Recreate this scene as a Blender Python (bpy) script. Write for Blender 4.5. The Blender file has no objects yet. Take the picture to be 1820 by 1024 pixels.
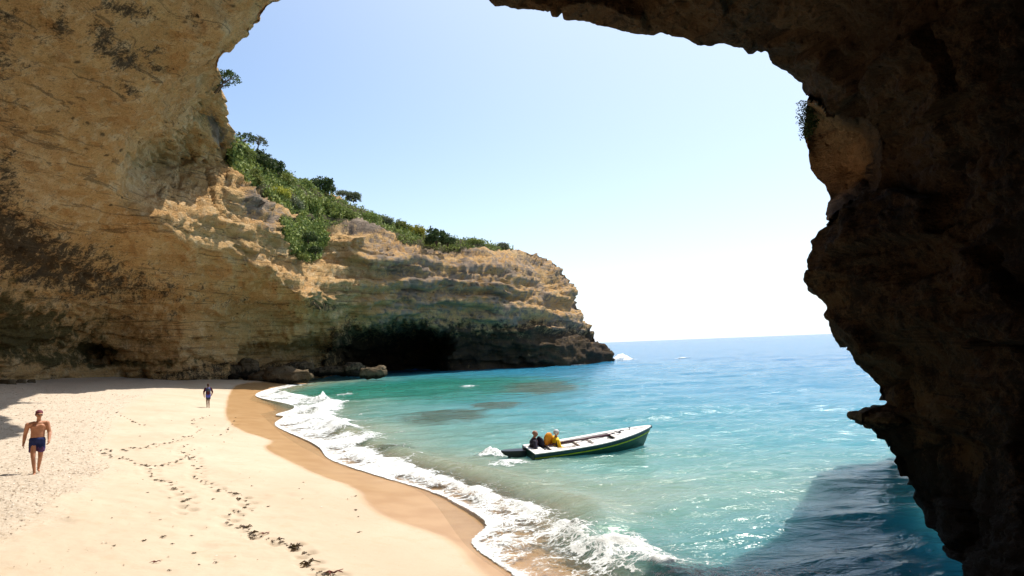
import bpy, bmesh, math, random
import numpy as np
from mathutils import Vector, Matrix, Euler

random.seed(7)
RNG = np.random.default_rng(11)
SC = bpy.context.scene
COL = SC.collection

# ------------------------------------------------------------------ camera, sky, sun, exposure
CAM_H = 4.3
FPX = 24.0 / 36.0 * 1820.0
PITCH = math.radians(4.85)
ROLL = math.radians(2.2)
_f = Vector((0, math.cos(PITCH), math.sin(PITCH)))
_u0 = Vector((0, -math.sin(PITCH), math.cos(PITCH)))
_r0 = Vector((1, 0, 0))
_r = _r0 * math.cos(ROLL) - _u0 * math.sin(ROLL)
_u = _u0 * math.cos(ROLL) + _r0 * math.sin(ROLL)
cam_data = bpy.data.cameras.new('camera')
cam = bpy.data.objects.new('camera', cam_data)
COL.objects.link(cam)
cam_data.lens = 24
cam_data.sensor_width = 36
cam_data.clip_start = 0.1
cam_data.clip_end = 90000
M = Matrix(((_r.x, _u.x, -_f.x, 0), (_r.y, _u.y, -_f.y, 0), (_r.z, _u.z, -_f.z, CAM_H), (0, 0, 0, 1)))
cam.matrix_world = M
SC.camera = cam

SUN_AZ = math.radians(46)      # to the right of the viewing direction (+Y)
SUN_EL = math.radians(62.5)
world = bpy.data.worlds.new('World')
SC.world = world
world.use_nodes = True
wn = world.node_tree
bg = wn.nodes['Background']
sky = wn.nodes.new('ShaderNodeTexSky')
sky.sky_type = 'NISHITA'
sky.sun_disc = False
sky.sun_elevation = SUN_EL
sky.sun_rotation = SUN_AZ
sky.altitude = 0
sky.air_density = 1.0
sky.dust_density = 0.6
sky.ozone_density = 1.5
# summer haze: the blue pales towards the horizon and towards the sun
SUN_V = (math.sin(SUN_AZ) * math.cos(SUN_EL), math.cos(SUN_AZ) * math.cos(SUN_EL), math.sin(SUN_EL))
wtc = wn.nodes.new('ShaderNodeTexCoord')
wsep = wn.nodes.new('ShaderNodeSeparateXYZ'); wn.links.new(wtc.outputs['Generated'], wsep.inputs[0])
wel = wn.nodes.new('ShaderNodeMapRange'); wn.links.new(wsep.outputs['Z'], wel.inputs[0])
wel.inputs[1].default_value = 0.0; wel.inputs[2].default_value = 0.75; wel.inputs[3].default_value = 1.0; wel.inputs[4].default_value = 0.0
wpow = wn.nodes.new('ShaderNodeMath'); wpow.operation = 'POWER'; wn.links.new(wel.outputs[0], wpow.inputs[0]); wpow.inputs[1].default_value = 5.0
wdot = wn.nodes.new('ShaderNodeVectorMath'); wdot.operation = 'DOT_PRODUCT'; wn.links.new(wtc.outputs['Generated'], wdot.inputs[0]); wdot.inputs[1].default_value = SUN_V
wsun = wn.nodes.new('ShaderNodeMapRange'); wsun.interpolation_type = 'SMOOTHSTEP'; wn.links.new(wdot.outputs['Value'], wsun.inputs[0])
wsun.inputs[1].default_value = 0.38; wsun.inputs[2].default_value = 1.0; wsun.inputs[3].default_value = 0.0; wsun.inputs[4].default_value = 0.8
wmax = wn.nodes.new('ShaderNodeMath'); wmax.operation = 'ADD'; wmax.use_clamp = True
wn.links.new(wpow.outputs[0], wmax.inputs[0]); wn.links.new(wsun.outputs[0], wmax.inputs[1])
wmix = wn.nodes.new('ShaderNodeMix'); wmix.data_type = 'RGBA'
wsc = wn.nodes.new('ShaderNodeMath'); wsc.operation = 'MULTIPLY'; wn.links.new(wmax.outputs[0], wsc.inputs[0]); wsc.inputs[1].default_value = 0.92
wn.links.new(wsc.outputs[0], wmix.inputs[0]); wn.links.new(sky.outputs[0], wmix.inputs[6]); wmix.inputs[7].default_value = (5.4, 5.9, 6.4, 1)
wn.links.new(wmix.outputs[2], bg.inputs[0])
bg.inputs[1].default_value = 0.115
sun_d = bpy.data.lights.new('sun', 'SUN')
sun_d.energy = 3.6
sun_d.angle = math.radians(0.55)
sun_d.color = (1.0, 0.94, 0.84)
sun = bpy.data.objects.new('sun', sun_d)
COL.objects.link(sun)
SUN_DIR = Vector((math.sin(SUN_AZ) * math.cos(SUN_EL), math.cos(SUN_AZ) * math.cos(SUN_EL), math.sin(SUN_EL)))
sun.rotation_euler = SUN_DIR.to_track_quat('Z', 'Y').to_euler()
sun.location = (40, 40, 80)
SC.view_settings.view_transform = 'Standard'
SC.view_settings.look = 'None'
SC.view_settings.gamma = 1
SC.view_settings.use_curve_mapping = False
SC.view_settings.exposure = 0.8
SC.cycles.use_denoising = True
SC.cycles.max_bounces = 8
SC.cycles.diffuse_bounces = 6
SC.cycles.glossy_bounces = 3
SC.cycles.transparent_max_bounces = 12
SC.cycles.sample_clamp_indirect = 6.0
SC.cycles.caustics_reflective = False
SC.cycles.caustics_refractive = False

# ------------------------------------------------------------------ maths helpers
R3 = np.array([[_r.x, _u.x, -_f.x], [_r.y, _u.y, -_f.y], [_r.z, _u.z, -_f.z]])

def rays(px, py):
    px = np.asarray(px, float); py = np.asarray(py, float)
    c = np.stack([(px - 910) / FPX, -(py - 512) / FPX, -np.ones_like(px)], -1)
    return c @ R3.T

def at(px, py, depth):
    """the world point seen at a place of the photograph, at a distance (world y)"""
    d = rays(px, py)
    t = np.asarray(depth, float) / d[..., 1]
    return d * t[..., None] + np.array([0, 0, CAM_H])

def on_level(px, py, z=0.0):
    d = rays(px, py)
    t = (z - CAM_H) / d[..., 2]
    return d * t[..., None] + np.array([0, 0, CAM_H])

def smooth(e0, e1, x):
    t = np.clip((x - e0) / (e1 - e0), 0, 1)
    return t * t * (3 - 2 * t)

_perm = np.random.default_rng(5).permutation(4096)
_grad = np.random.default_rng(6).normal(size=(4096, 3))
_grad /= np.linalg.norm(_grad, axis=1)[:, None]
_rnd3 = np.random.default_rng(8).random((4096, 3))

def _hash(ix, iy, iz):
    return _perm[(_perm[(_perm[ix & 4095] + iy) & 4095] + iz) & 4095]

def perlin(p):
    p = np.asarray(p, float)
    i = np.floor(p).astype(np.int64)
    f = p - i
    w = f * f * f * (f * (f * 6 - 15) + 10)
    res = 0
    for dx in (0, 1):
        wx = w[:, 0] if dx else 1 - w[:, 0]
        for dy in (0, 1):
            wy = w[:, 1] if dy else 1 - w[:, 1]
            for dz in (0, 1):
                wz = w[:, 2] if dz else 1 - w[:, 2]
                g = _grad[_hash(i[:, 0] + dx, i[:, 1] + dy, i[:, 2] + dz)]
                res = res + wx * wy * wz * ((f[:, 0] - dx) * g[:, 0] + (f[:, 1] - dy) * g[:, 1] + (f[:, 2] - dz) * g[:, 2])
    return res * 1.5

def fbm(p, octaves=5, gain=0.5, lac=2.03):
    p = np.asarray(p, float)
    a, s, out = 1.0, 0.0, 0
    for k in range(octaves):
        out = out + a * perlin(p + 17.3 * k)
        s += a
        a *= gain
        p = p * lac
    return out / s

def ridged(p, octaves=4, gain=0.5):
    p = np.asarray(p, float)
    a, s, out = 1.0, 0.0, 0
    for k in range(octaves):
        out = out + a * (1 - np.abs(perlin(p + 9.1 * k)) * 2)
        s += a
        a *= gain
        p = p * 2.1
    return out / s

def cells(p):
    """F1, F2 and a random value of the nearest cell"""
    p = np.asarray(p, float)
    i = np.floor(p).astype(np.int64)
    f = p - i
    f1 = np.full(len(p), 9.0); f2 = np.full(len(p), 9.0); rv = np.zeros(len(p))
    for dx in (-1, 0, 1):
        for dy in (-1, 0, 1):
            for dz in (-1, 0, 1):
                h = _hash(i[:, 0] + dx, i[:, 1] + dy, i[:, 2] + dz)
                q = _rnd3[h] + np.array([dx, dy, dz]) - f
                d = np.sqrt((q * q).sum(1))
                near = d < f1
                f2 = np.where(near, f1, np.minimum(f2, d))
                rv = np.where(near, _rnd3[(h * 7 + 3) & 4095, 0], rv)
                f1 = np.where(near, d, f1)
    return f1, f2, rv

def inside(poly, x, y):
    poly = np.asarray(poly, float)
    res = np.zeros(np.shape(x), bool)
    n = len(poly)
    for k in range(n):
        x0, y0 = poly[k]; x1, y1 = poly[(k + 1) % n]
        if y0 == y1:
            continue
        c = ((y0 > y) != (y1 > y)) & (x < (x1 - x0) * (y - y0) / (y1 - y0) + x0)
        res ^= c
    return res

def poly_dist(poly, x, y, closed=True):
    """distance to a polyline, nearest point, side sign, arc length"""
    poly = np.asarray(poly, float)
    n = len(poly) if closed else len(poly) - 1
    best = np.full(np.shape(x), 1e18); bx = np.zeros(np.shape(x)); by = np.zeros(np.shape(x))
    sg = np.ones(np.shape(x)); arc = np.zeros(np.shape(x)); acc = 0.0
    for k in range(n):
        a = poly[k]; b = poly[(k + 1) % len(poly)]
        d = b - a
        L2 = float(d @ d)
        if L2 == 0:
            continue
        t = np.clip(((x - a[0]) * d[0] + (y - a[1]) * d[1]) / L2, 0, 1)
        qx = a[0] + t * d[0]; qy = a[1] + t * d[1]
        dd = (x - qx) ** 2 + (y - qy) ** 2
        m = dd < best
        best = np.where(m, dd, best); bx = np.where(m, qx, bx); by = np.where(m, qy, by)
        sg = np.where(m, np.sign(d[0] * (y - a[1]) - d[1] * (x - a[0])), sg)
        arc = np.where(m, acc + t * math.sqrt(L2), arc)
        acc += math.sqrt(L2)
    return np.sqrt(best), bx, by, sg, arc

def spline(pts, n=12):
    """Catmull-Rom through 2-D points"""
    P = np.asarray(pts, float)
    P = np.vstack([2 * P[0] - P[1], P, 2 * P[-1] - P[-2]])
    out = []
    for k in range(1, len(P) - 2):
        for t in np.linspace(0, 1, n, endpoint=False):
            a, b, c, d = P[k - 1], P[k], P[k + 1], P[k + 2]
            out.append(0.5 * (2 * b + (c - a) * t + (2 * a - 5 * b + 4 * c - d) * t * t + (3 * b - a - 3 * c + d) * t ** 3))
    out.append(P[-2])
    return np.array(out)

class TPS:
    """thin-plate interpolation of log distance over the view"""
    def __init__(self, ctl, smoothing=0.0006):
        c = np.array(ctl, float)
        self.p = c[:, :2] / 500.0
        v = np.log(c[:, 2])
        n = len(c)
        K = self._k(self.p) + np.eye(n) * smoothing
        Q = np.hstack([np.ones((n, 1)), self.p])
        A = np.block([[K, Q], [Q.T, np.zeros((3, 3))]])
        self.w = np.linalg.solve(A, np.concatenate([v, np.zeros(3)]))
    def _k(self, q):
        d = np.sqrt(((q[:, None, :] - self.p[None]) ** 2).sum(-1)) + 1e-9
        return d * d * np.log(d)
    def __call__(self, x, y):
        q = np.stack([np.ravel(x), np.ravel(y)], 1) / 500.0
        out = []
        for s in range(0, len(q), 20000):
            qq = q[s:s + 20000]
            out.append(self._k(qq) @ self.w[:-3] + self.w[-3] + qq @ self.w[-2:])
        return np.exp(np.concatenate(out)).reshape(np.shape(x))

# ------------------------------------------------------------------ object helpers
def tag(o, label=None, cat=None, group=None, kind=None):
    if label: o['label'] = label
    if cat: o['category'] = cat
    if group: o['group'] = group
    if kind: o['kind'] = kind
    return o

def link(name, me, mat=None, parent=None):
    o = bpy.data.objects.new(name, me)
    COL.objects.link(o)
    if mat is not None and me is not None and len(me.materials) == 0:
        me.materials.append(mat)
    if parent is not None:
        o.parent = parent
    return o

def empty(name, loc, rz=0.0):
    o = bpy.data.objects.new(name, None)
    COL.objects.link(o)
    o.location = loc
    o.rotation_euler = (0, 0, rz)
    o.empty_display_size = 0.2
    return o

def mesh_np(name, V, F, smooth_shade=True, attrs=None):
    me = bpy.data.meshes.new(name)
    V = np.asarray(V, np.float32)
    if isinstance(F, np.ndarray):
        n, k = F.shape
        me.vertices.add(len(V)); me.vertices.foreach_set('co', V.ravel())
        me.loops.add(n * k); me.loops.foreach_set('vertex_index', F.astype(np.int32).ravel())
        me.polygons.add(n); me.polygons.foreach_set('loop_start', np.arange(0, n * k, k, dtype=np.int32))
        me.update(calc_edges=True)
    else:
        me.from_pydata([tuple(v) for v in V], [], F)
    me.polygons.foreach_set('use_smooth', np.full(len(me.polygons), smooth_shade))
    for k, v in (attrs or {}).items():
        a = me.attributes.new(k, 'FLOAT', 'POINT')
        a.data.foreach_set('value', np.asarray(v, np.float32))
    me.validate()
    me.update()
    return me

def bm_mesh(name, bm, smooth_shade=False):
    me = bpy.data.meshes.new(name)
    bm.normal_update()
    bm.to_mesh(me)
    bm.free()
    me.polygons.foreach_set('use_smooth', np.full(len(me.polygons), smooth_shade))
    return me

# ------------------------------------------------------------------ materials
class NT:
    def __init__(self, name):
        self.m = bpy.data.materials.new(name)
        self.m.use_nodes = True
        self.t = self.m.node_tree
        self.b = self.t.nodes['Principled BSDF']
    def n(self, typ, **kw):
        o = self.t.nodes.new(typ)
        for k, v in kw.items():
            setattr(o, k, v)
        return o
    def l(self, a, b):
        self.t.links.new(a, b)
    def val(self, sock, v):
        if isinstance(v, bpy.types.NodeSocket): self.l(v, sock)
        else: sock.default_value = v
    def attr(self, name):
        return self.n('ShaderNodeAttribute', attribute_name=name).outputs['Fac']
    def pos(self):
        return self.n('ShaderNodeNewGeometry').outputs['Position']
    def mapping(self, vec, scale):
        mp = self.n('ShaderNodeMapping')
        self.l(vec, mp.inputs[0]); mp.inputs['Scale'].default_value = scale
        return mp.outputs[0]
    def noise(self, vec, scale, detail=6, rough=0.55, dist=0.0):
        o = self.n('ShaderNodeTexNoise')
        self.l(vec, o.inputs['Vector']); o.inputs['Scale'].default_value = scale
        o.inputs['Detail'].default_value = detail; o.inputs['Roughness'].default_value = rough
        o.inputs['Distortion'].default_value = dist
        return o.outputs['Fac']
    def voro(self, vec, scale, feature='F1'):
        o = self.n('ShaderNodeTexVoronoi', feature=feature)
        self.l(vec, o.inputs['Vector']); o.inputs['Scale'].default_value = scale
        return o.outputs['Distance']
    def ramp(self, fac, stops):
        o = self.n('ShaderNodeValToRGB')
        self.l(fac, o.inputs[0])
        e = o.color_ramp.elements
        while len(e) < len(stops): e.new(0.5)
        for k, (p, c) in enumerate(stops):
            e[k].position = p; e[k].color = (c[0], c[1], c[2], 1) if not isinstance(c, (int, float)) else (c, c, c, 1)
        return o.outputs[0]
    def rng(self, fac, a, b, c=0.0, d=1.0):
        o = self.n('ShaderNodeMapRange')
        o.interpolation_type = 'SMOOTHSTEP'
        self.l(fac, o.inputs[0])
        for k, v in zip((1, 2, 3, 4), (a, b, c, d)): o.inputs[k].default_value = v
        return o.outputs[0]
    def math(self, op, a, b=0.0, c=None):
        o = self.n('ShaderNodeMath', operation=op)
        self.val(o.inputs[0], a); self.val(o.inputs[1], b)
        if c is not None: self.val(o.inputs[2], c)
        return o.outputs[0]
    def mix(self, fac, a, b, blend='MIX'):
        o = self.n('ShaderNodeMix', data_type='RGBA', blend_type=blend)
        self.val(o.inputs[0], fac)
        for s, v in ((o.inputs[6], a), (o.inputs[7], b)):
            if isinstance(v, tuple): s.default_value = (v[0], v[1], v[2], 1)
            else: self.l(v, s)
        return o.outputs[2]
    def bump(self, h, strength, dist, normal=None):
        o = self.n('ShaderNodeBump')
        self.val(o.inputs['Strength'], strength); o.inputs['Distance'].default_value = dist
        self.l(h, o.inputs['Height'])
        if normal is not None: self.l(normal, o.inputs['Normal'])
        return o.outputs[0]
    def base(self, c):
        if isinstance(c, tuple): self.b.inputs['Base Color'].default_value = (c[0], c[1], c[2], 1)
        else: self.l(c, self.b.inputs['Base Color'])
    def rough(self, v): self.val(self.b.inputs['Roughness'], v)
    def spec(self, v): self.val(self.b.inputs['Specular IOR Level'], v)
    def normal(self, v): self.l(v, self.b.inputs['Normal'])

def simple(name, col, rough=0.6, var=0.15, scale=8.0, spec=0.4, bump=0.0):
    t = NT(name)
    tc = t.n('ShaderNodeTexCoord').outputs['Object']
    nz = t.noise(tc, scale, 4)
    f = t.rng(nz, 0.3, 0.7)
    t.base(t.mix(f, tuple(c * (1 - var) for c in col), tuple(min(1, c * (1 + var)) for c in col)))
    t.rough(rough); t.spec(spec)
    if bump: t.normal(t.bump(nz, bump, 0.02))
    return t.m

def rock_material(name, tones, dark, dens=1.0):
    t = NT(name)
    p = t.pos()
    big = t.noise(p, 0.16, 5, 0.6, 0.6)
    mid = t.noise(p, 0.9, 6, 0.65, 0.4)
    fine = t.noise(p, 5.0, 5, 0.7)
    strata = t.noise(t.mapping(p, (0.06, 0.06, 1.3)), 1.0, 6, 0.6, 0.5)
    c = t.ramp(big, [(0.3, tones[0]), (0.5, tones[1]), (0.7, tones[2])])
    c = t.mix(t.rng(strata, 0.45, 0.58, 0, 0.7), c, tones[3])
    c = t.mix(t.rng(mid, 0.50, 0.62, 0, 0.6), c, tones[4])
    lines = t.noise(t.mapping(p, (0.12, 0.12, 3.4)), 1.0, 7, 0.7, 0.9)
    c = t.mix(t.rng(lines, 0.56, 0.61, 0, 0.55), c, dark)
    c = t.mix(t.rng(fine, 0.53, 0.63, 0, 0.36), c, dark)
    grit = t.noise(p, 17 * dens, 4, 0.75)
    c = t.mix(t.rng(grit, 0.53, 0.62, 0, 0.34), c, dark)
    c = t.mix(t.rng(grit, 0.46, 0.38, 0, 0.4), c, tones[4])
    hole = t.voro(t.mapping(p, (0.55, 0.55, 0.9)), 1.0)
    c = t.mix(t.rng(t.math('ADD', hole, t.math('MULTIPLY', mid, 0.45)), 0.36, 0.26, 0, 0.75), c, dark)
    # grey weathered caps
    gr = t.attr('grey')
    gf = t.rng(t.math('ADD', gr, t.math('MULTIPLY', t.math('SUBTRACT', mid, 0.5), 1.3)), 0.35, 0.65)
    c = t.mix(gf, c, t.mix(t.rng(strata, 0.4, 0.6), (0.22, 0.165, 0.122), (0.36, 0.275, 0.205)))
    # dark lichen streaks and stains, plus shade painted into the colour
    st = t.attr('stain_shade')
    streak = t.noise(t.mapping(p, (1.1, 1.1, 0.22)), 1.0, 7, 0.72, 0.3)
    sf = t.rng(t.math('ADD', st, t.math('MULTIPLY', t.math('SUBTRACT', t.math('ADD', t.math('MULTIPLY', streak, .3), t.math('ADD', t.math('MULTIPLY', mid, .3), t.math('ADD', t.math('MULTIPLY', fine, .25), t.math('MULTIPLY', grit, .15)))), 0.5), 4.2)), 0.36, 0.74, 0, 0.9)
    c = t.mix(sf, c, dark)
    # algae
    mo = t.attr('moss')
    mf = t.rng(t.math('ADD', mo, t.math('MULTIPLY', t.math('SUBTRACT', t.noise(p, 0.7, 7, 0.7), 0.5), 2.2)), 0.32, 0.75, 0, 0.88)
    c = t.mix(mf, c, t.mix(t.rng(fine, 0.4, 0.6), (0.022, 0.026, 0.010), (0.075, 0.072, 0.026)))
    # soil under plants
    ve = t.attr('veg')
    c = t.mix(t.rng(t.math('ADD', ve, t.math('MULTIPLY', t.math('SUBTRACT', mid, 0.5), 0.8)), 0.4, 0.6), c,
              t.mix(t.rng(fine, 0.4, 0.6), (0.05, 0.055, 0.02), (0.11, 0.09, 0.05)))
    t.base(c)
    t.rough(0.92); t.spec(0.12)
    pits = t.voro(p, 2.6 * dens)
    h = t.math('ADD', t.math('MULTIPLY', mid, 0.7), t.math('ADD', t.math('MULTIPLY', fine, 0.35), t.math('MULTIPLY', t.noise(p, 20 * dens, 4, 0.7), 0.16)))
    h = t.math('ADD', h, t.math('MULTIPLY', t.rng(pits, 0.0, 0.35), 0.25))
    h = t.math('ADD', h, t.math('MULTIPLY', t.noise(t.mapping(p, (0.25, 0.25, 3.2)), 1.0, 6, 0.65, 0.6), 0.55))
    t.normal(t.bump(h, 1.0, 0.65))
    return t.m

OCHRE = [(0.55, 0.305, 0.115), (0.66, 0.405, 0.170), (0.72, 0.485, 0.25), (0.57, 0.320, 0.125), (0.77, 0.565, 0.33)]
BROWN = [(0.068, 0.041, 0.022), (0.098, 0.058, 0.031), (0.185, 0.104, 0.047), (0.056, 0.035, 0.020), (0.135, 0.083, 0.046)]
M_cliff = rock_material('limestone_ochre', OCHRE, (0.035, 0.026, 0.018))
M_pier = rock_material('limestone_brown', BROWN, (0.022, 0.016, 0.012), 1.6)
M_boulder = rock_material('boulder_rock', [(0.12, 0.085, 0.05), (0.2, 0.145, 0.09), (0.27, 0.2, 0.12), (0.15, 0.11, 0.06), (0.3, 0.23, 0.15)], (0.02, 0.017, 0.013), 2.0)

# ------------------------------------------------------------------ the shore
SHORE_PX = [(905, 1024), (832, 968), (858, 930), (800, 893), (757, 874), (664, 846), (582, 817), (556, 790), (487, 757), (502, 741), (489, 737), (520, 722), (452, 703), (500, 689), (556, 682)]
sh = on_level(*np.array(SHORE_PX, float).T)[:, :2]
SHORE = np.vstack([[(3.5, -40), (2.6, -8), (1.8, 4), (0.9, 10.0)], spline(sh, 6), [(-34, 101), (-60, 106), (-160, 116)]])
BASE_SHORE_PX = [(905, 1024), (832, 968), (757, 878), (664, 846), (582, 817), (487, 757), (452, 703), (556, 682)]
bs = spline(on_level(*np.array(BASE_SHORE_PX, float).T)[:, :2], 5)
BSHORE = np.vstack([[(3.5, -40), (2.6, -8), (1.8, 4), (0.9, 10.0)], bs, [(-34, 101), (-60, 106), (-160, 116)]])

def shore_d(x, y):
    """metres inland (positive) or out to sea (negative) of the swash line"""
    d, _, _, s, a = poly_dist(SHORE, x, y, closed=False)
    return d * s, a

def base_d(x, y):
    d, _, _, s, a = poly_dist(BSHORE, x, y, closed=False)
    return d * s

TRAILS_PX = [
    [(372, 740), (340, 752), (355, 765), (325, 780), (260, 795), (215, 800), (178, 803), (225, 818), (262, 830), (310, 822), (340, 806), (345, 795)],
    [(262, 830), (275, 850), (305, 865), (330, 885), (330, 912)],
    [(420, 745), (400, 770), (385, 776)],
    [(345, 812), (352, 838), (348, 848), (368, 860), (395, 876), (424, 882), (440, 896), (420, 910), (403, 925), (416, 938), (440, 945), (465, 957), (490, 966), (522, 972), (540, 986), (552, 1000), (556, 1018), (600, 1024)],
    [(205, 735), (235, 748), (262, 758)],
    [(330, 790), (320, 805), (345, 815)],
]

def sand_z(x, y):
    d = base_d(x, y)
    z = np.where(d > 0, 0.145 * np.minimum(d, 8) + 0.115 * np.clip(d - 8, 0, 14) + 0.01 * np.clip(d - 22, 0, 60), 0.11 * np.maximum(d, -40))
    z = z - 0.9 * smooth(20, 34, d) * smooth(50, 20, y)
    p = np.stack([x, y, np.zeros_like(x)], -1).reshape(-1, 3)
    n = fbm(p * np.array([0.22, 0.16, 1]), 3).reshape(np.shape(x))
    n2 = fbm(p * 1.3 + 5, 3).reshape(np.shape(x))
    dry = smooth(1.5, 5.0, d)
    return z + 0.16 * n * smooth(0.3, 5, d) + 0.035 * n2 * dry

def ground_hit(px, py):
    d = rays(np.array([float(px)]), np.array([float(py)]))[0]
    lo, hi = 4.0, 200.0
    ts = np.linspace(4, 160, 1600) / max(d[1], 1e-6)
    X = d[0] * ts; Y = d[1] * ts; Z = CAM_H + d[2] * ts
    g = sand_z(X, Y)
    if not (Z < g).any():
        return on_level(np.array([float(px)]), np.array([float(py)]), 2.2)[0]
    k = np.argmax(Z < g)
    return np.array([X[k], Y[k], g[k]])

def ground_hits(pts):
    return np.array([ground_hit(*p) for p in pts])

WET_PX = [(860, 1024), (800, 962), (700, 925), (655, 898), (630, 868), (560, 842), (522, 824), (472, 797), (479, 782), (419, 760), (401, 728), (418, 686), (480, 678)]
wet = ground_hits(WET_PX)[:, :2]
WET = np.vstack([[(1.6, -40), (1.0, -8), (0.2, 4), (-0.5, 8.0)], spline(wet, 6), [(-40, 110), (-40, 200)]])
GRAV_PX = [(325, 668), (300, 690), (235, 715), (205, 745), (180, 800), (195, 832), (112, 880), (60, 925), (-10, 975)]
grav = ground_hits(GRAV_PX)[:, :2]
GRAVEL = np.vstack([spline(grav, 6), [(-14, 4), (-80, 4), (-80, 100)]])

# fan-shaped tessellation: fine near the viewer, coarse far away
def fan(x0, x1, dx, ys):
    s = np.arange(x0, x1 + dx, dx)
    Y, S = np.meshgrid(ys, s, indexing='ij')
    X = S * Y
    n, m = Y.shape
    idx = np.arange(n * m).reshape(n, m)
    F = np.stack([idx[:-1, :-1], idx[:-1, 1:], idx[1:, 1:], idx[1:, :-1]], -1).reshape(-1, 4)
    return X.ravel(), Y.ravel(), F, (n, m)

# sand
q = np.concatenate([1.0 / np.linspace(1 / 1.2, 1 / 8.0, 40), 1.0 / np.linspace(1 / 8.05, 1 / 140.0, 620)])
X, Y, F, shp = fan(-1.6, 0.55, 0.0032, q)
keep_d = base_d(X, Y)
Z = sand_z(X, Y)
dry = smooth(1.0, 4.5, keep_d)
# trampled sand along the trails: shallow heel marks
for tr in TRAILS_PX:
    T = spline(ground_hits(tr)[:, :2], 8)
    dd, _, _, sg, arc = poly_dist(T, X, Y, closed=False)
    foot = np.cos(arc * 2 * np.pi / 0.62 + (sg > 0) * np.pi)
    nz = perlin(np.stack([X * 3.1, Y * 3.1, X * 0], -1))
    prof = np.exp(-((np.abs(dd) - 0.13) / 0.10) ** 2) * smooth(0.0, 0.9, foot + nz * 0.8)
    Z -= 0.075 * prof
    Z += 0.02 * np.exp(-((np.abs(dd) - 0.3) / 0.1) ** 2) * smooth(0, 0.8, nz + 0.2)
hd1, _, hv = cells(np.stack([X * 0.9, Y * 0.9, X * 0 + .5], -1))
Z -= 0.045 * smooth(0.34, 0.08, hd1) * (hv > .45) * smooth(2.0, 4.5, keep_d)
Z += 0.020 * fbm(np.stack([X * 2.6, Y * 2.6, X * 0], -1), 3) * dry
gm = inside(GRAVEL, X, Y)
gd = poly_dist(GRAVEL, X, Y)[0]
gfac = smooth(-0.8, 0.8, np.where(gm, gd, -gd) + 0.9 * fbm(np.stack([X, Y, X * 0], -1) * 0.8, 3))
Z += gfac * 0.05 * fbm(np.stack([X, Y, X * 0], -1) * 4.5, 3)
wd, _, _, ws, _ = poly_dist(WET, X, Y, closed=False)
wetf = smooth(-0.22, 0.18, -wd * ws + 0.12 * fbm(np.stack([X, Y, X * 0], -1) * 0.7, 3))
M_sand = NT('beach_sand')
t = M_sand
p = t.pos()
fine = t.noise(p, 55, 5, 0.75)
mid = t.noise(p, 2.2, 6, 0.65)
big = t.noise(p, 0.25, 4)
c = t.mix(t.rng(big, 0.3, 0.7), (0.48, 0.385, 0.285), (0.535, 0.44, 0.335))
c = t.mix(t.rng(mid, 0.5, 0.72, 0, 0.35), c, (0.45, 0.335, 0.22))
c = t.mix(t.rng(fine, 0.56, 0.74, 0, 0.28), c, (0.42, 0.30, 0.19))
gv = t.attr('gravel')
gn = t.noise(t.mapping(p, (1, 1, 1)), 9, 8, 0.8)
gc = t.mix(t.rng(gn, 0.42, 0.62), (0.60, 0.52, 0.43), (0.42, 0.335, 0.25))
gc = t.mix(t.rng(t.noise(p, 26, 5, 0.8), 0.58, 0.72, 0, 0.6), gc, (0.25, 0.18, 0.12))
c = t.mix(t.math('MULTIPLY', gv, 0.75), c, gc)
spk = t.voro(p, 3.3)
c = t.mix(t.rng(spk, 0.05, 0.02, 0, 0.6), c, (0.25, 0.15, 0.08))
wt = t.attr('wet')
c = t.mix(wt, c, t.mix(t.rng(t.noise(p, 0.9, 5), 0.35, 0.65), (0.43, 0.245, 0.105), (0.50, 0.305, 0.145)))
t.base(c)
t.rough(t.rng(wt, 0, 1, 0.95, 0.30)); t.spec(t.rng(wt, 0, 1, 0.1, 0.5))
h = t.math('ADD', t.math('MULTIPLY', fine, 0.10), t.math('MULTIPLY', t.noise(p, 8, 6, 0.7), 0.45))
h = t.math('ADD', h, t.math('MULTIPLY', gn, t.math('MULTIPLY', gv, 1.6)))
bs_ = t.math('SUBTRACT', 1.0, t.math('MULTIPLY', wt, 0.9))
t.normal(t.bump(h, t.math('MULTIPLY', bs_, 0.6), 0.05))
sel = keep_d > -9
fk = sel[F].all(1)
used = np.unique(F[fk]); remap = np.full(len(X), -1); remap[used] = np.arange(len(used))
me = mesh_np('sand', np.stack([X, Y, Z], -1)[used], remap[F[fk]], True, {'gravel': gfac[used], 'wet': wetf[used]})
tag(link('sand', me, M_sand.m), 'pale gold sand beach sloping down to the surf', 'sand', kind='structure')
# sand behind and below the viewer
gx, gy = np.meshgrid(np.linspace(-70, 12, 70), np.linspace(-45, 14, 60), indexing='ij')
bx_, by_ = gx.ravel(), gy.ravel()
idx = np.arange(gx.size).reshape(gx.shape)
F2 = np.stack([idx[:-1, :-1], idx[1:, :-1], idx[1:, 1:], idx[:-1, 1:]], -1).reshape(-1, 4)
me = mesh_np('cave_sand', np.stack([bx_, by_, sand_z(bx_, by_) - 0.25], -1), F2, True, {'gravel': np.ones(gx.size) * 0.5, 'wet': np.zeros(gx.size)})
tag(link('cave_sand', me, M_sand.m), 'sand floor inside the cave behind the viewer', 'sand', kind='structure')

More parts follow.
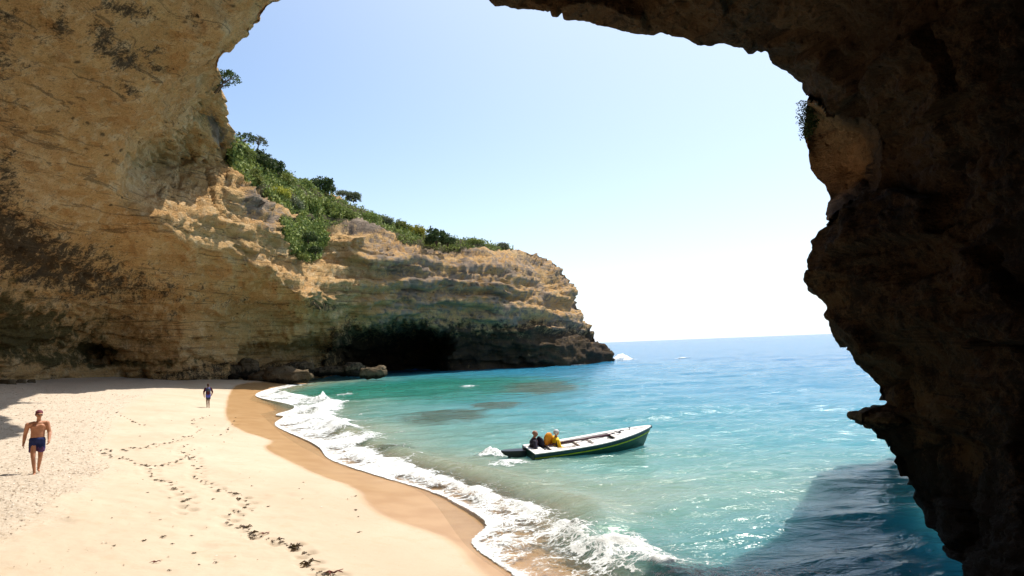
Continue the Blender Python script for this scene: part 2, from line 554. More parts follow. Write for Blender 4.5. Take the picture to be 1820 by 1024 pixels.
# ------------------------------------------------------------------ sea
def wave_z(x, y):
    shp_ = np.shape(x)
    x = np.ravel(x); y = np.ravel(y)
    d, a = shore_d(x, y)
    off = np.maximum(-d, 0)
    R = np.hypot(x, y)
    zz = np.zeros_like(x)
    P = np.stack([x, y, np.zeros_like(x)], -1)
    warp = 1.1 * perlin(P * 0.12 + 3.3)
    # long low swell, crests across the view
    ca, sa = math.cos(0.10), math.sin(0.10)
    u = x * ca + y * sa; v = -x * sa + y * ca
    sw = perlin(np.stack([u * 0.07, v * 0.30 + warp, x * 0 + 1.5], -1))
    sw2 = perlin(np.stack([u * 0.20 + 4, v * 0.62 + warp, x * 0 + 7.5], -1))
    sw3 = perlin(np.stack([u * 0.55 + 4, v * 1.35 + warp, x * 0 + 2.5], -1))
    sw4 = perlin(np.stack([u * 1.6 + 4, v * 3.1 + warp, x * 0 + 12.5], -1))
    amp = smooth(0.2, 6, off)
    zz += amp * (0.26 * (1 - np.abs(sw) * 2) * 0.6 + 0.15 * sw2 + 0.050 * (0.5 - np.abs(sw3)) * 2 + 0.022 * sw4 * smooth(60, 30, R))
    # run-up near the beach and a small breaker
    zz += 0.03 * np.exp(-off / 2.0)
    br = 2.6 + 0.9 * perlin(np.stack([a * 0.18, a * 0, a * 0 + 2], -1))
    zz += 0.34 * np.exp(-((off - br) / 0.55) ** 2) * (0.35 + 0.65 * smooth(-0.25, 0.3, perlin(np.stack([a * 0.13, a * 0 + 9, a * 0], -1)))) * (d < 0)
    zz *= smooth(900, 120, R)
    return (zz - 0.02).reshape(shp_)

yy = np.concatenate([1.0 / np.linspace(1 / 3.0, 1 / 9.0, 40), 1.0 / np.linspace(1 / 9.05, 1 / 400.0, 640), [420, 470, 550, 700, 1000, 1600, 3000, 8000, 20000, 60000]])
X, Y, F, shp = fan(-1.0, 1.3, 0.004, yy)
d, a = shore_d(X, Y)
Z = wave_z(X, Y)
off = -d
Zs = np.where(off < 12, sand_z(X, Y), -2.0)
thick = Z - Zs
# submerged reef patches
REEF = []
for (px, py, rx, ry) in [(790, 742, 95, 15), (880, 722, 60, 8), (960, 690, 90, 12), (700, 800, 40, 9)]:
    c0 = on_level(px, py)[:2]; c1 = on_level(px + rx, py)[:2]; c2 = on_level(px, py - ry)[:2]
    REEF.append((c0, abs(c1[0] - c0[0]), abs(c2[1] - c0[1])))
reef = np.zeros_like(X)
for c0, rx, ry in REEF:
    reef = np.maximum(reef, np.exp(-(((X - c0[0]) / rx) ** 2 + ((Y - c0[1]) / ry) ** 2)))
cc = on_level(760, 690)[:2]; c1 = on_level(1000, 690)[:2]
cove = np.exp(-(((X - cc[0]) / 19.0) ** 2 + ((Y - cc[1]) / 24.0) ** 2))
sel = off > -1.5
fk = sel[F].all(1)
used = np.unique(F[fk]); remap = np.full(len(X), -1); remap[used] = np.arange(len(used))
W = NT('sea_water')
t = W
p = t.pos()
of = t.attr('off')
nz = t.noise(p, 0.12, 5)
fac = t.math('ADD', of, t.math('MULTIPLY', t.math('SUBTRACT', nz, 0.5), 6.0))
fac = t.math('DIVIDE', fac, 80.0)
c = t.ramp(fac, [(0.0, (0.33, 0.29, 0.19)), (0.03, (0.23, 0.27, 0.19)), (0.085, (0.125, 0.26, 0.225)), (0.18, (0.052, 0.215, 0.24)), (0.40, (0.030, 0.190, 0.29)), (1.0, (0.018, 0.140, 0.28))])
far = t.rng(t.attr('dist'), 120, 2500)
c = t.mix(far, c, (0.012, 0.11, 0.25))
c = t.mix(t.rng(t.math('ADD', t.attr('cove'), t.math('MULTIPLY', t.math('SUBTRACT', nz, 0.5), 0.8)), 0.15, 0.8, 0, 0.92), c, (0.012, 0.145, 0.10))
rf = t.rng(t.math('ADD', t.attr('reef'), t.math('MULTIPLY', t.math('SUBTRACT', t.noise(p, 0.45, 6, 0.6), 0.5), 1.2)), 0.35, 0.8, 0, 0.8)
c = t.mix(rf, c, (0.055, 0.075, 0.045))
t.base(c)
t.b.subsurface_method = 'BURLEY'
t.b.inputs['Subsurface Weight'].default_value = 0.7
t.b.inputs['Subsurface Radius'].default_value = (0.5, 1.1, 1.4)
t.b.inputs['Subsurface Scale'].default_value = 2.6
t.rough(0.17); t.spec(0.38)
t.b.inputs['IOR'].default_value = 1.33
pm = t.mapping(p, (0.45, 1.0, 1.0))
h1 = t.noise(pm, 1.6, 5, 0.6, 0.6)
h2 = t.noise(t.mapping(p, (0.4, 1, 1)), 0.35, 4, 0.55, 0.4)
h = t.math('ADD', t.math('MULTIPLY', h1, 0.28), t.math('MULTIPLY', h2, 0.8))
nb = t.bump(h, 0.8, 0.9)
nb = t.bump(t.noise(pm, 9, 3, 0.6, 0.3), 0.35, 0.05, nb)
t.normal(nb)
al = t.rng(t.attr('thick'), 0.0, 0.55, 0.12, 1.0)
t.l(al, t.b.inputs['Alpha'])
me = mesh_np('sea', np.stack([X, Y, Z], -1)[used], remap[F[fk]], True, {'off': (off * (1 + 3.2 * smooth(19, 11, Y) * smooth(0.8, 3, off)))[used], 'thick': thick[used], 'reef': reef[used], 'cove': cove[used], 'dist': np.hypot(X, Y)[used]})
tag(link('sea', me, W.m), 'turquoise sea running out to a clear blue horizon', 'sea', kind='structure')
sb = mesh_np('seabed', np.array([(-60000, -400, -7), (60000, -400, -7), (60000, 70000, -7), (-60000, 70000, -7)], float), np.array([[0, 1, 2, 3]]))
tag(link('seabed', sb, simple('seabed_sand', (0.2, 0.22, 0.18), 0.9)), 'sandy seabed below the water', 'seabed', kind='structure')

# ------------------------------------------------------------------ rock: relief sheets wrapped round their edges
def rock_sheet(poly, depth_fn, step, open_edge, displace, attr_fn, back=(0.4, 1.0, 2.2, 4.5, 9.0, 16.0), pull=14.0, bscale=None):
    poly = np.asarray(poly, float)
    x0, y0 = poly.min(0) - step; x1, y1 = poly.max(0) + step
    xs = np.arange(x0, x1 + step, step); ys = np.arange(y0, y1 + step, step)
    GX, GY = np.meshgrid(xs, ys)
    jit = RNG.uniform(-0.25, 0.25, GX.shape + (2,)) * step
    n, m = GX.shape
    cx = (GX[:-1, :-1] + GX[1:, 1:]) / 2; cy = (GY[:-1, :-1] + GY[1:, 1:]) / 2
    ins = inside(poly, cx, cy)
    idx = np.arange(n * m).reshape(n, m)
    F = np.stack([idx[:-1, :-1], idx[1:, :-1], idx[1:, 1:], idx[:-1, 1:]], -1)[ins]
    px = (GX + jit[..., 0]).ravel(); py = (GY + jit[..., 1]).ravel()
    E = np.concatenate([F[:, [0, 1]], F[:, [1, 2]], F[:, [2, 3]], F[:, [3, 0]]])
    key = E.min(1) * (n * m) + E.max(1)
    uq, inv, cnt = np.unique(key, return_inverse=True, return_counts=True)
    bE = E[cnt[inv] == 1]
    bV = np.unique(bE)
    # snap the rim to the outline
    dd, qx, qy, _, _ = poly_dist(poly, px[bV], py[bV])
    px[bV] = qx; py[bV] = qy
    used = np.unique(F)
    D = np.zeros(n * m); D[used] = depth_fn(px[used], py[used])
    P = np.zeros((n * m, 3)); P[used] = at(px[used], py[used], D[used])
    # inward direction at the rim (towards the rock), smoothed over the neighbourhood
    inw = np.zeros((n * m, 2)); 
    cxm, cym = cx[ins], cy[ins]
    ang = np.linspace(0, 2 * np.pi, 24, endpoint=False)
    for r_ in (6, 14, 26):
        for a_ in ang:
            v = np.array([math.cos(a_), math.sin(a_)])
            hit = inside(poly, px[bV] + r_ * v[0], py[bV] + r_ * v[1])
            inw[bV] += hit[:, None] * v
    inw[bV] /= (np.linalg.norm(inw[bV], axis=1)[:, None] + 1e-6)
    wrap = ~open_edge(px, py)
    allP = [P]; allpx = [px]; allpy = [py]
    Fs = [F]
    be = bE[wrap[bE].all(1)]
    off = 0
    prev = {}
    ring_prev = np.arange(n * m)
    base_n = n * m
    for k, b in enumerate(back):
        vi = np.unique(be)
        nx = px[vi] + inw[vi, 0] * pull * (k + 1) ** 1.1 / len(back) * 1.6 * (k > 0)
        ny = py[vi] + inw[vi, 1] * pull * (k + 1) ** 1.1 / len(back) * 1.6 * (k > 0)
        Q = at(nx, ny, D[vi] + b * (1 if bscale is None else bscale(px[vi], py[vi])))
        new = np.full(n * m, -1); new[vi] = base_n + np.arange(len(vi))
        base_n += len(vi)
        allP.append(Q); allpx.append(nx); allpy.append(ny)
        Fs.append(np.stack([ring_prev[be[:, 1]], ring_prev[be[:, 0]], new[be[:, 0]], new[be[:, 1]]], -1))
        ring_prev = new
    P = np.vstack(allP); px = np.concatenate(allpx); py = np.concatenate(allpy); F = np.vstack(Fs)
    used = np.unique(F); remap = np.full(len(P), -1); remap[used] = np.arange(len(used))
    P = P[used]; px = px[used]; py = py[used]; F = remap[F]
    # normals
    fn = np.cross(P[F[:, 2]] - P[F[:, 0]], P[F[:, 3]] - P[F[:, 1]])
    N = np.zeros_like(P)
    for k in range(4):
        np.add.at(N, F[:, k], fn)
    N /= np.linalg.norm(N, axis=1)[:, None] + 1e-9
    view = P - np.array([0, 0, CAM_H])
    if ((N * view).sum(1) > 0).mean() > 0.5:
        F = F[:, ::-1]; N = -N
    P = P + N * displace(P, px, py)[:, None]
    return P, F, px, py, attr_fn(P, px, py)

def blob(px, py, cx, cy, rx, ry, rot=0.0):
    c, s = math.cos(rot), math.sin(rot)
    u = ((px - cx) * c + (py - cy) * s) / rx
    v = (-(px - cx) * s + (py - cy) * c) / ry
    return np.exp(-(u * u + v * v))

def split_mesh(P, F, att, mask):
    fk = mask[F].mean(1) > 0.5
    res = []
    for m in (fk, ~fk):
        used = np.unique(F[m]); remap = np.full(len(P), -1); remap[used] = np.arange(len(used))
        res.append((P[used], remap[F[m]], {k: v[used] for k, v in att.items()}))
    return res

LEFT_POLY = [(640, -260), (590, -120), (530, -30), (500, 2), (478, 14), (463, 40), (455, 44), (440, 66), (420, 78), (392, 104), (386, 118), (392, 150), (396, 182), (400, 215), (412, 240), (440, 268), (470, 285), (500, 302), (540, 328), (600, 348), (640, 374), (660, 384), (700, 398), (760, 420), (800, 428), (850, 434), (905, 442), (955, 452), (990, 470), (1014, 500), (1027, 540), (1030, 566), (1040, 578), (1052, 590), (1066, 608), (1084, 628), (1092, 645),
             (1085, 668), (900, 690), (690, 700), (400, 720), (200, 720), (0, 740), (-320, 800), (-320, -260)]
LEFT_CTL = [
    (-320, -260, 22), (0, -260, 24), (300, -260, 28), (640, -260, 34), (560, -100, 37), (-320, 0, 26), (-320, 200, 33), (-320, 450, 42), (-320, 720, 48),
    (0, 0, 30), (200, 0, 33), (400, 0, 38), (500, 0, 40), (440, 64, 42), (386, 116, 45), (100, 100, 35), (200, 100, 37), (300, 100, 41), (0, 200, 39), (100, 200, 41), (200, 200, 44), (300, 200, 49),
    (0, 400, 50), (0, 560, 60), (0, 670, 65), (0, 740, 65), (100, 320, 49), (100, 450, 58), (100, 560, 68), (100, 660, 75), (100, 730, 75),
    (234, 300, 56), (248, 302, 63.5), (266, 345, 62.5), (300, 222, 52), (350, 160, 48.5), (200, 300, 52), (274, 398, 59.5), (310, 415, 62), (290, 300, 73), (310, 350, 68.5), (320, 250, 71), (345, 300, 77), (380, 300, 80), (352, 352, 74), (350, 415, 68.5), (360, 200, 66), (360, 250, 73), (391, 150, 60), (398, 210, 71), (408, 250, 78),
    (200, 400, 59), (200, 500, 71), (200, 600, 80), (200, 662, 83), (200, 720, 83), (300, 450, 69), (300, 550, 79), (300, 620, 84), (300, 668, 85), (300, 720, 85),
    (400, 470, 78), (400, 540, 85), (400, 610, 90), (400, 665, 92), (400, 720, 92), (430, 320, 81), (450, 380, 82), (460, 440, 81), (500, 500, 84), (550, 530, 87), (500, 560, 95), (560, 575, 104), (620, 570, 108),
    (490, 400, 85), (510, 450, 88), (540, 420, 97), (540, 470, 96), (450, 275, 93), (500, 310, 103), (520, 360, 96), (560, 345, 112), (560, 390, 103), (640, 376, 122), (640, 392, 116), (700, 400, 128), (590, 400, 107), (640, 410, 108), (590, 470, 104), (640, 470, 107), (600, 530, 102), (640, 540, 106),
    (700, 430, 115), (720, 500, 114), (760, 422, 132), (760, 445, 122), (800, 500, 121), (850, 440, 134), (900, 446, 142), (900, 470, 131), (900, 540, 127), (990, 495, 148), (980, 540, 138), (1028, 560, 147), (950, 600, 129), (1000, 610, 136), (1060, 605, 148), (1030, 650, 139), (1085, 645, 148), (1085, 668, 148),
    (900, 657, 131), (900, 690, 131), (850, 600, 126), (800, 650, 128), (700, 560, 113), (760, 565, 119), (700, 660, 122), (700, 700, 122), (600, 660, 112), (500, 660, 104), (500, 715, 104), (600, 600, 108), (450, 600, 97),
]
tpsL = TPS(LEFT_CTL)
CAVE_POLY = [(588, 632), (602, 604), (640, 582), (700, 570), (755, 573), (792, 588), (812, 610), (800, 626), (790, 645), (788, 720), (580, 720)]
CRACK_POLY = [(404, 640), (414, 610), (436, 600), (520, 603), (600, 604), (620, 640), (620, 720), (400, 720)]

def depthL(px, py):
    D = tpsL(px, py)
    for poly, add, soft in ((CAVE_POLY, 30, 26), (CRACK_POLY, 5, 14)):
        ins = inside(poly, px, py)
        dd = poly_dist(poly, px, py)[0]
        D = D + add * np.where(ins, 1 - np.exp(-dd / soft), 0)
    # small ground-level cave on the left
    D = D + 5 * blob(px, py, 168, 628, 26, 14)
    return D

OUTER_POLY = [(386, 112), (350, 180), (300, 240), (262, 285), (246, 305), (262, 350), (275, 392), (330, 420), (400, 440), (430, 470), (500, 500), (560, 540), (640, 560), (800, 560), (1100, 660), (1100, 400), (500, 200), (400, 90)]

def rough_mask(px, py):
    ins = inside(OUTER_POLY, px, py); dd = poly_dist(OUTER_POLY, px, py)[0]
    return smooth(-6, 10, np.where(ins, dd, -dd))

def displaceL(P, px, py):
    r = rough_mask(px, py)
    sc = np.clip(np.linalg.norm(P, axis=1) / 90.0, 0.3, 1.4)
    warp = np.stack([fbm(P * 0.1 + 3, 3), fbm(P * 0.1 + 13, 3), fbm(P * 0.1 + 23, 3)], -1)
    big = fbm(P * 0.11 + warp, 4) * 1.5
    Pz = P + warp * np.array([0, 0, 2.0])
    bed = fbm(np.stack([Pz[:, 0] * 0.05, Pz[:, 1] * 0.05, Pz[:, 2] * 0.55], -1), 4, 0.6)
    ledge = np.tanh(bed * 6) * 0.55
    f1, f2, rv = cells(np.stack([P[:, 0] * 0.33, P[:, 1] * 0.33, Pz[:, 2] * 0.5], -1) + warp * 0.8)
    block = (rv - 0.5) * 1.5 * smooth(0.02, 0.25, f2 - f1) - 0.5 * smooth(0.12, 0.0, f2 - f1)
    f1b, f2b, rvb = cells(P * np.array([0.9, 0.9, 1.4]) + 7)
    block2 = (rvb - 0.5) * 0.5 * smooth(0.02, 0.2, f2b - f1b)
    fine = fbm(P * 1.1, 5, 0.6) * 0.55
    hd = smooth(540, 640, px)
    outer = big * (0.9 - .3 * hd) + ledge * (1 + .35 * hd) + block * (0.75 - .5 * hd) + block2 * (1 - .5 * hd) + fine
    diag = fbm(np.stack([P[:, 0] * 0.12 + P[:, 2] * 0.25, P[:, 1] * 0.10, P[:, 2] * 0.35 - P[:, 0] * 0.2], -1), 4)
    low = smooth(420, 520, py)
    bed2 = fbm(np.stack([Pz[:, 0] * 0.07, Pz[:, 1] * 0.07, Pz[:, 2] * 1.1 + 5], -1), 4, 0.6)
    g1, g2, gv = cells(np.stack([P[:, 0] * 0.16, P[:, 1] * 0.16, Pz[:, 2] * 0.24], -1) + warp * 0.7 + 31)
    slab = (gv - 0.5) * 1.1 * smooth(0.01, 0.10, g2 - g1)
    inner = big * 0.7 + diag * 0.9 + fbm(P * 0.8, 5, 0.62) * 0.55 + ledge * (0.25 + .35 * low) + np.tanh(bed2 * 7) * (.12 + .22 * low) + slab * (.55 - .2 * low) - 0.5 * smooth(0.35, 0.1, cells(P * 0.55)[0]) - 0.9 * smooth(0.16, 0.05, cells(P * 0.22 + 3)[0])
    veg = attrL(P, px, py)['veg']
    return (r * outer * sc * (1 - 0.5 * veg) + (1 - r) * inner * sc) * 1.0

VEG_POLYS = [[(408, 240), (445, 268), (500, 300), (545, 328), (645, 372), (700, 396), (765, 418), (910, 438), (910, 448), (850, 446), (780, 440), (720, 428), (660, 402), (640, 396), (590, 402), (570, 400), (540, 388), (500, 372), (470, 340), (432, 318), (412, 300)],
             [(500, 392), (540, 388), (572, 400), (580, 425), (565, 455), (545, 462), (520, 445), (504, 420)]]

def attrL(P, px, py):
    z = P[:, 2]
    n1 = fbm(P * 0.15 + 40, 4)
    veg = np.zeros(len(P))
    for vp in VEG_POLYS:
        ins = inside(vp, px, py); dd = poly_dist(vp, px, py)[0]
        veg = np.maximum(veg, smooth(-5, 4, np.where(ins, dd, -dd)))
    stain_shade = 0.03 + 0.20 * smooth(330, 60, py) * smooth(420, 250, px) + 0.12 * n1
    stain_shade = np.maximum(stain_shade, 0.80 * smooth(130, -90, px) * smooth(480, 60, py) + 0.3 * n1)  # roof and upper left corner painted darker for the dim light there
    stain_shade = np.maximum(stain_shade, (0.20 + 0.25 * n1) * smooth(400, 500, py) * smooth(640, 520, px))
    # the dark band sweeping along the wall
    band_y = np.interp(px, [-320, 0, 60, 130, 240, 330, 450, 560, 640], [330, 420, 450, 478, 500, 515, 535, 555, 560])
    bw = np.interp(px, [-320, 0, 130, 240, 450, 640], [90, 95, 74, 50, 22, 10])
    stain_shade = np.maximum(stain_shade, np.interp(px, [-300, 60, 200, 300, 450, 640], [.95, 0.80, 0.66, 0.44, 0.34, 0.25]) * np.exp(-((py - band_y) / bw) ** 2))
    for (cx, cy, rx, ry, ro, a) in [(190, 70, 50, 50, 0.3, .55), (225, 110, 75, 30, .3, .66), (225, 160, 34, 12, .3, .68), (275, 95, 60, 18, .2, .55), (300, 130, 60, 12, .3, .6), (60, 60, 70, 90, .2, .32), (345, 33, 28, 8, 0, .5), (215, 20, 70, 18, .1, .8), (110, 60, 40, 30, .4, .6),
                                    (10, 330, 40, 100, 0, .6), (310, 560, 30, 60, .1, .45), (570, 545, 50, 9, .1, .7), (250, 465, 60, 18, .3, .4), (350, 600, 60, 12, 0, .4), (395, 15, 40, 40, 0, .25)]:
        stain_shade = np.maximum(stain_shade, a * blob(px, py, cx, cy, rx, ry, ro))  # blobs mix rock stains with painted dark of the roof hollows
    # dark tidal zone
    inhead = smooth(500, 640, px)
    stain_shade = np.maximum(stain_shade, smooth(13, 4, z + 4 * n1) * inhead * 0.95)
    stain_shade = np.maximum(stain_shade, smooth(4.5, 2.4, z + n1 * 1.5) * (1 - inhead) * smooth(150, 330, px) * 0.6)
    moss = np.zeros(len(P))
    for (cx, cy, rx, ry, a) in [(40, 590, 140, 60, .95), (170, 622, 60, 22, .9), (0, 540, 90, 50, .7), (220, 645, 120, 14, .7), (190, 575, 60, 20, .5), (300, 640, 130, 12, .55), (250, 600, 60, 25, .4), (100, 640, 120, 18, .75), (440, 672, 30, 10, .5)]:
        moss = np.maximum(moss, a * blob(px, py, cx, cy, rx, ry))
    grey = np.zeros(len(P))
    for (cx, cy, rx, ry, ro, a) in [(455, 360, 42, 32, .5, .75), (480, 390, 30, 30, 0, .6), (660, 405, 80, 12, .15, .8), (800, 440, 120, 8, .1, .7), (385, 235, 18, 60, -.3, .7), (900, 500, 200, 60, 0, .45), (1050, 600, 40, 40, 0, .5), (570, 520, 90, 14, .2, .35), (470, 430, 40, 40, 0, .35), (700, 440, 70, 20, .1, .55), (60, 490, 60, 40, .3, .4)]:
        grey = np.maximum(grey, a * blob(px, py, cx, cy, rx, ry, ro))
    grey = np.maximum(grey, smooth(540, 700, px) * (0.48 + .3 * n1))
    return {'stain_shade': stain_shade, 'moss': moss, 'grey': grey, 'veg': veg}

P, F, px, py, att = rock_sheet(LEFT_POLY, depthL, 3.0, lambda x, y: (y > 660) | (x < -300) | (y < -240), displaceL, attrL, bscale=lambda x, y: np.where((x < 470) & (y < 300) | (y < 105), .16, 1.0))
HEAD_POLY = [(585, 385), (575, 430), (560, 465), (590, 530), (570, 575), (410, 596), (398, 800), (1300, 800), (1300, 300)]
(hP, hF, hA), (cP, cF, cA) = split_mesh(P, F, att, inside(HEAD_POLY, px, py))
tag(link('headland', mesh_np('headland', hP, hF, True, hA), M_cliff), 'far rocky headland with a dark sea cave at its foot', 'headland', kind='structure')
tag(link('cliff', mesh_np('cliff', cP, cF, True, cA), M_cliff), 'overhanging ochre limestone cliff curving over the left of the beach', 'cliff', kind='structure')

# right-hand pier and arch
RIGHT_POLY = [(860, -200), (858, -20), (880, 10), (920, 18), (962, 20), (1000, 26), (1040, 34), (1062, 42), (1095, 44), (1130, 52), (1160, 56), (1180, 64), (1205, 68), (1240, 80), (1272, 82), (1290, 84), (1330, 88), (1360, 97), (1376, 112), (1400, 130), (1430, 150), (1438, 172),
              (1434, 196), (1428, 232), (1436, 262), (1442, 300), (1452, 318), (1466, 330), (1473, 352), (1470, 372), (1472, 398), (1452, 410), (1440, 428), (1441, 446), (1436, 462), (1442, 482), (1434, 498), (1438, 515), (1452, 530), (1465, 552), (1482, 575), (1498, 602), (1512, 622), (1522, 645), (1546, 668), (1556, 682), (1560, 700), (1574, 718),
              (1550, 722), (1529, 734), (1531, 752), (1548, 764), (1560, 780), (1576, 786), (1580, 806), (1600, 836), (1616, 856), (1632, 884), (1644, 905), (1652, 932), (1664, 948), (1682, 985), (1702, 1026), (1730, 1080), (1760, 1160), (2300, 1160), (2300, -200)]
RIGHT_CTL = [
    (880, -200, 12.5), (900, 0, 15.0), (1060, 30, 15.4), (1130, 41, 15.5), (1240, 73, 15.6), (1360, 97, 15.7), (1430, 150, 16.0), (1200, -200, 11.5), (1500, -200, 10), (1820, -200, 8.5), (2300, -200, 6.2),
    (1200, 0, 14.3), (1400, 0, 12.8), (1400, 80, 14.6), (1600, 0, 11), (1500, 100, 13.2), (1820, 0, 9), (1600, 150, 12.2), (1700, 250, 11.2), (1820, 300, 9.6), (2300, 300, 6.8),
    (1480, 160, 14.6), (1530, 215, 14.2), (1575, 270, 13.9), (1585, 330, 13.7), (1500, 395, 14.6), (1440, 480, 15.3), (1445, 440, 15.3), (1500, 480, 14.2), (1560, 500, 13.2), (1480, 575, 15.2), (1556, 682, 15.6), (1530, 735, 15.3), (1575, 760, 15.2), (1600, 600, 13.3), (1700, 550, 11.4), (1820, 550, 9.8), (2300, 600, 7),
    (1600, 720, 14.7), (1580, 806, 15.6), (1644, 905, 15.6), (1702, 1026, 11.9), (1760, 1160, 9.2), (1700, 850, 13.0), (1750, 950, 11.3), (1820, 900, 10), (1820, 1024, 9.4), (1700, 720, 12.3), (2300, 1160, 6), (2300, 900, 6.6),
]
tpsR = TPS([(a_, b_, c_ * float(np.interp(b_, [150, 500], [.93, 1.0]))) for a_, b_, c_ in RIGHT_CTL], 0.0003)
RIB_POLY = [(1420, 168), (1446, 178), (1480, 196), (1512, 214), (1540, 216), (1552, 250), (1556, 300), (1553, 325), (1535, 340), (1490, 375), (1472, 398), (1400, 400)]

def rib_at(px, py):
    q_ = np.stack([px * .045, py * .045, px * 0], -1)
    wx = px + 9 * fbm(q_, 4, .6); wy = py + 9 * fbm(q_ + 30, 4, .6)
    return inside(RIB_POLY, wx, wy), poly_dist(RIB_POLY, wx, wy)[0]

def depthR(px, py):
    D = tpsR(px, py)
    ins, dd = rib_at(px, py)
    D = D + np.where(ins, 2.2 * (1 - np.exp(-dd / 13)) - 0.7 * smooth(1560, 1440, px) , 0)
    return D

def displaceR(P, px, py):
    warp = np.stack([fbm(P * 0.3 + 3, 3), fbm(P * 0.3 + 13, 3), fbm(P * 0.3 + 23, 3)], -1)
    big = fbm(P * 0.45 + warp, 5, 0.55) * 0.40
    f1, f2, rv = cells(P * 0.9 + warp)
    pits = -0.16 * smooth(0.42, 0.1, cells(P * 1.7 + warp)[0])
    block = (rv - 0.5) * 0.30 * smooth(0.03, 0.25, f2 - f1)
    fine = fbm(P * 3.0, 5, 0.65) * 0.17
    # ledges tilted along the bedding
    bed = fbm(np.stack([P[:, 0] * 0.2, P[:, 1] * 0.2, P[:, 2] * 1.3 - P[:, 0] * 0.45], -1), 4, 0.6)
    k1_, k2_, kv = cells(np.stack([P[:, 0] * 0.5, P[:, 1] * 0.5, P[:, 2] * 0.9 - P[:, 0] * .3], -1) + warp * .5 + 11)
    slab = (kv - 0.5) * 0.55 * smooth(0.0, 0.08, k2_ - k1_) - 0.18 * smooth(0.07, 0.0, k2_ - k1_)
    out = big * .7 + block * .8 + slab + pits * .5 + fine + np.tanh(bed * 5) * 0.12
    out = out * (0.34 + 0.66 * smooth(0, 55, poly_dist(RIGHT_POLY, px, py)[0]))
    ledge = blob(px, py, 1556, 742, 26, 20)
    rib, rdd = rib_at(px, py)
    return out * (1 - 0.75 * ledge) * np.where(rib, 0.42, 0.42 + 0.58 * smooth(2, 22, rdd))

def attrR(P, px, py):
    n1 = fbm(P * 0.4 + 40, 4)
    stain_shade = np.zeros(len(P)) + 0.22
    stain_shade = np.maximum(stain_shade, smooth(4.2, 1.0, P[:, 2] + n1 * 1.6) * 0.95)
    stain_shade = np.maximum(stain_shade, 0.22 + 0.42 * smooth(1560, 1860, px))  # paints the pier darker towards the right, in place of deeper shade
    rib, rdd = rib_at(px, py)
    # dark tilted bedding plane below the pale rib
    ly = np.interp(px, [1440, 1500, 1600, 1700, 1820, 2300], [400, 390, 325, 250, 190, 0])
    stain_shade = np.maximum(stain_shade, 0.5 * smooth(-10, 14, py - ly))
    stain_shade = np.where(rib, 0.0, stain_shade)
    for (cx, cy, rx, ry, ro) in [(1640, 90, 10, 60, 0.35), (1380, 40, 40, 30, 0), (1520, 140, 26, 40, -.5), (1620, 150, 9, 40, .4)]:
        stain_shade *= 1 - 0.9 * blob(px, py, cx, cy, rx, ry, ro)
    stain_shade *= 1 - 0.8 * blob(px, py, 1552, 738, 24, 10)
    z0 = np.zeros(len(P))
    return {'stain_shade': stain_shade, 'moss': z0, 'grey': z0, 'veg': z0, 'rib': rib * smooth(-2, np.interp(px, [1450, 1540], [6, 46]), rdd)}

P, F, px, py, att = rock_sheet(RIGHT_POLY, depthR, 3.2, lambda x, y: (y > 1100) | (x > 2260) | (y < -180), displaceR, attrR, back=(0.12, 0.3, 0.55, 0.9, 1.3, 1.7), pull=40, bscale=lambda x, y: 1 + 0.6 * smooth(1230, 1360, x) + 3.2 * smooth(400, 560, y))  # hidden seaward back deepened so its shadow falls on the water
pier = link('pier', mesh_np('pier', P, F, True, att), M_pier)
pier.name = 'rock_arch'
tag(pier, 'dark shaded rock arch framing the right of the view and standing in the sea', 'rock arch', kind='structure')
# the rib's brown is multiplied up, painting in its stronger sky light
tn = M_pier.node_tree
pb = tn.nodes['Principled BSDF']
src = pb.inputs['Base Color'].links[0].from_socket
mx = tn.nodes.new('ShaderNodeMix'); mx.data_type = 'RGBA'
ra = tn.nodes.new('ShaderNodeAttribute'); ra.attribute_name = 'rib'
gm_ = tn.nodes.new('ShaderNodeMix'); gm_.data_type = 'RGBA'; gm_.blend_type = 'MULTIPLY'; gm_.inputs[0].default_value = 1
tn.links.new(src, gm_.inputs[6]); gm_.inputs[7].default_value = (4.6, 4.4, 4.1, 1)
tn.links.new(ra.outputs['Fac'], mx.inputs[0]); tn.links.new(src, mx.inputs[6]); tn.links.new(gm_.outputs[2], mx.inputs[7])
tn.links.new(mx.outputs[2], pb.inputs['Base Color'])

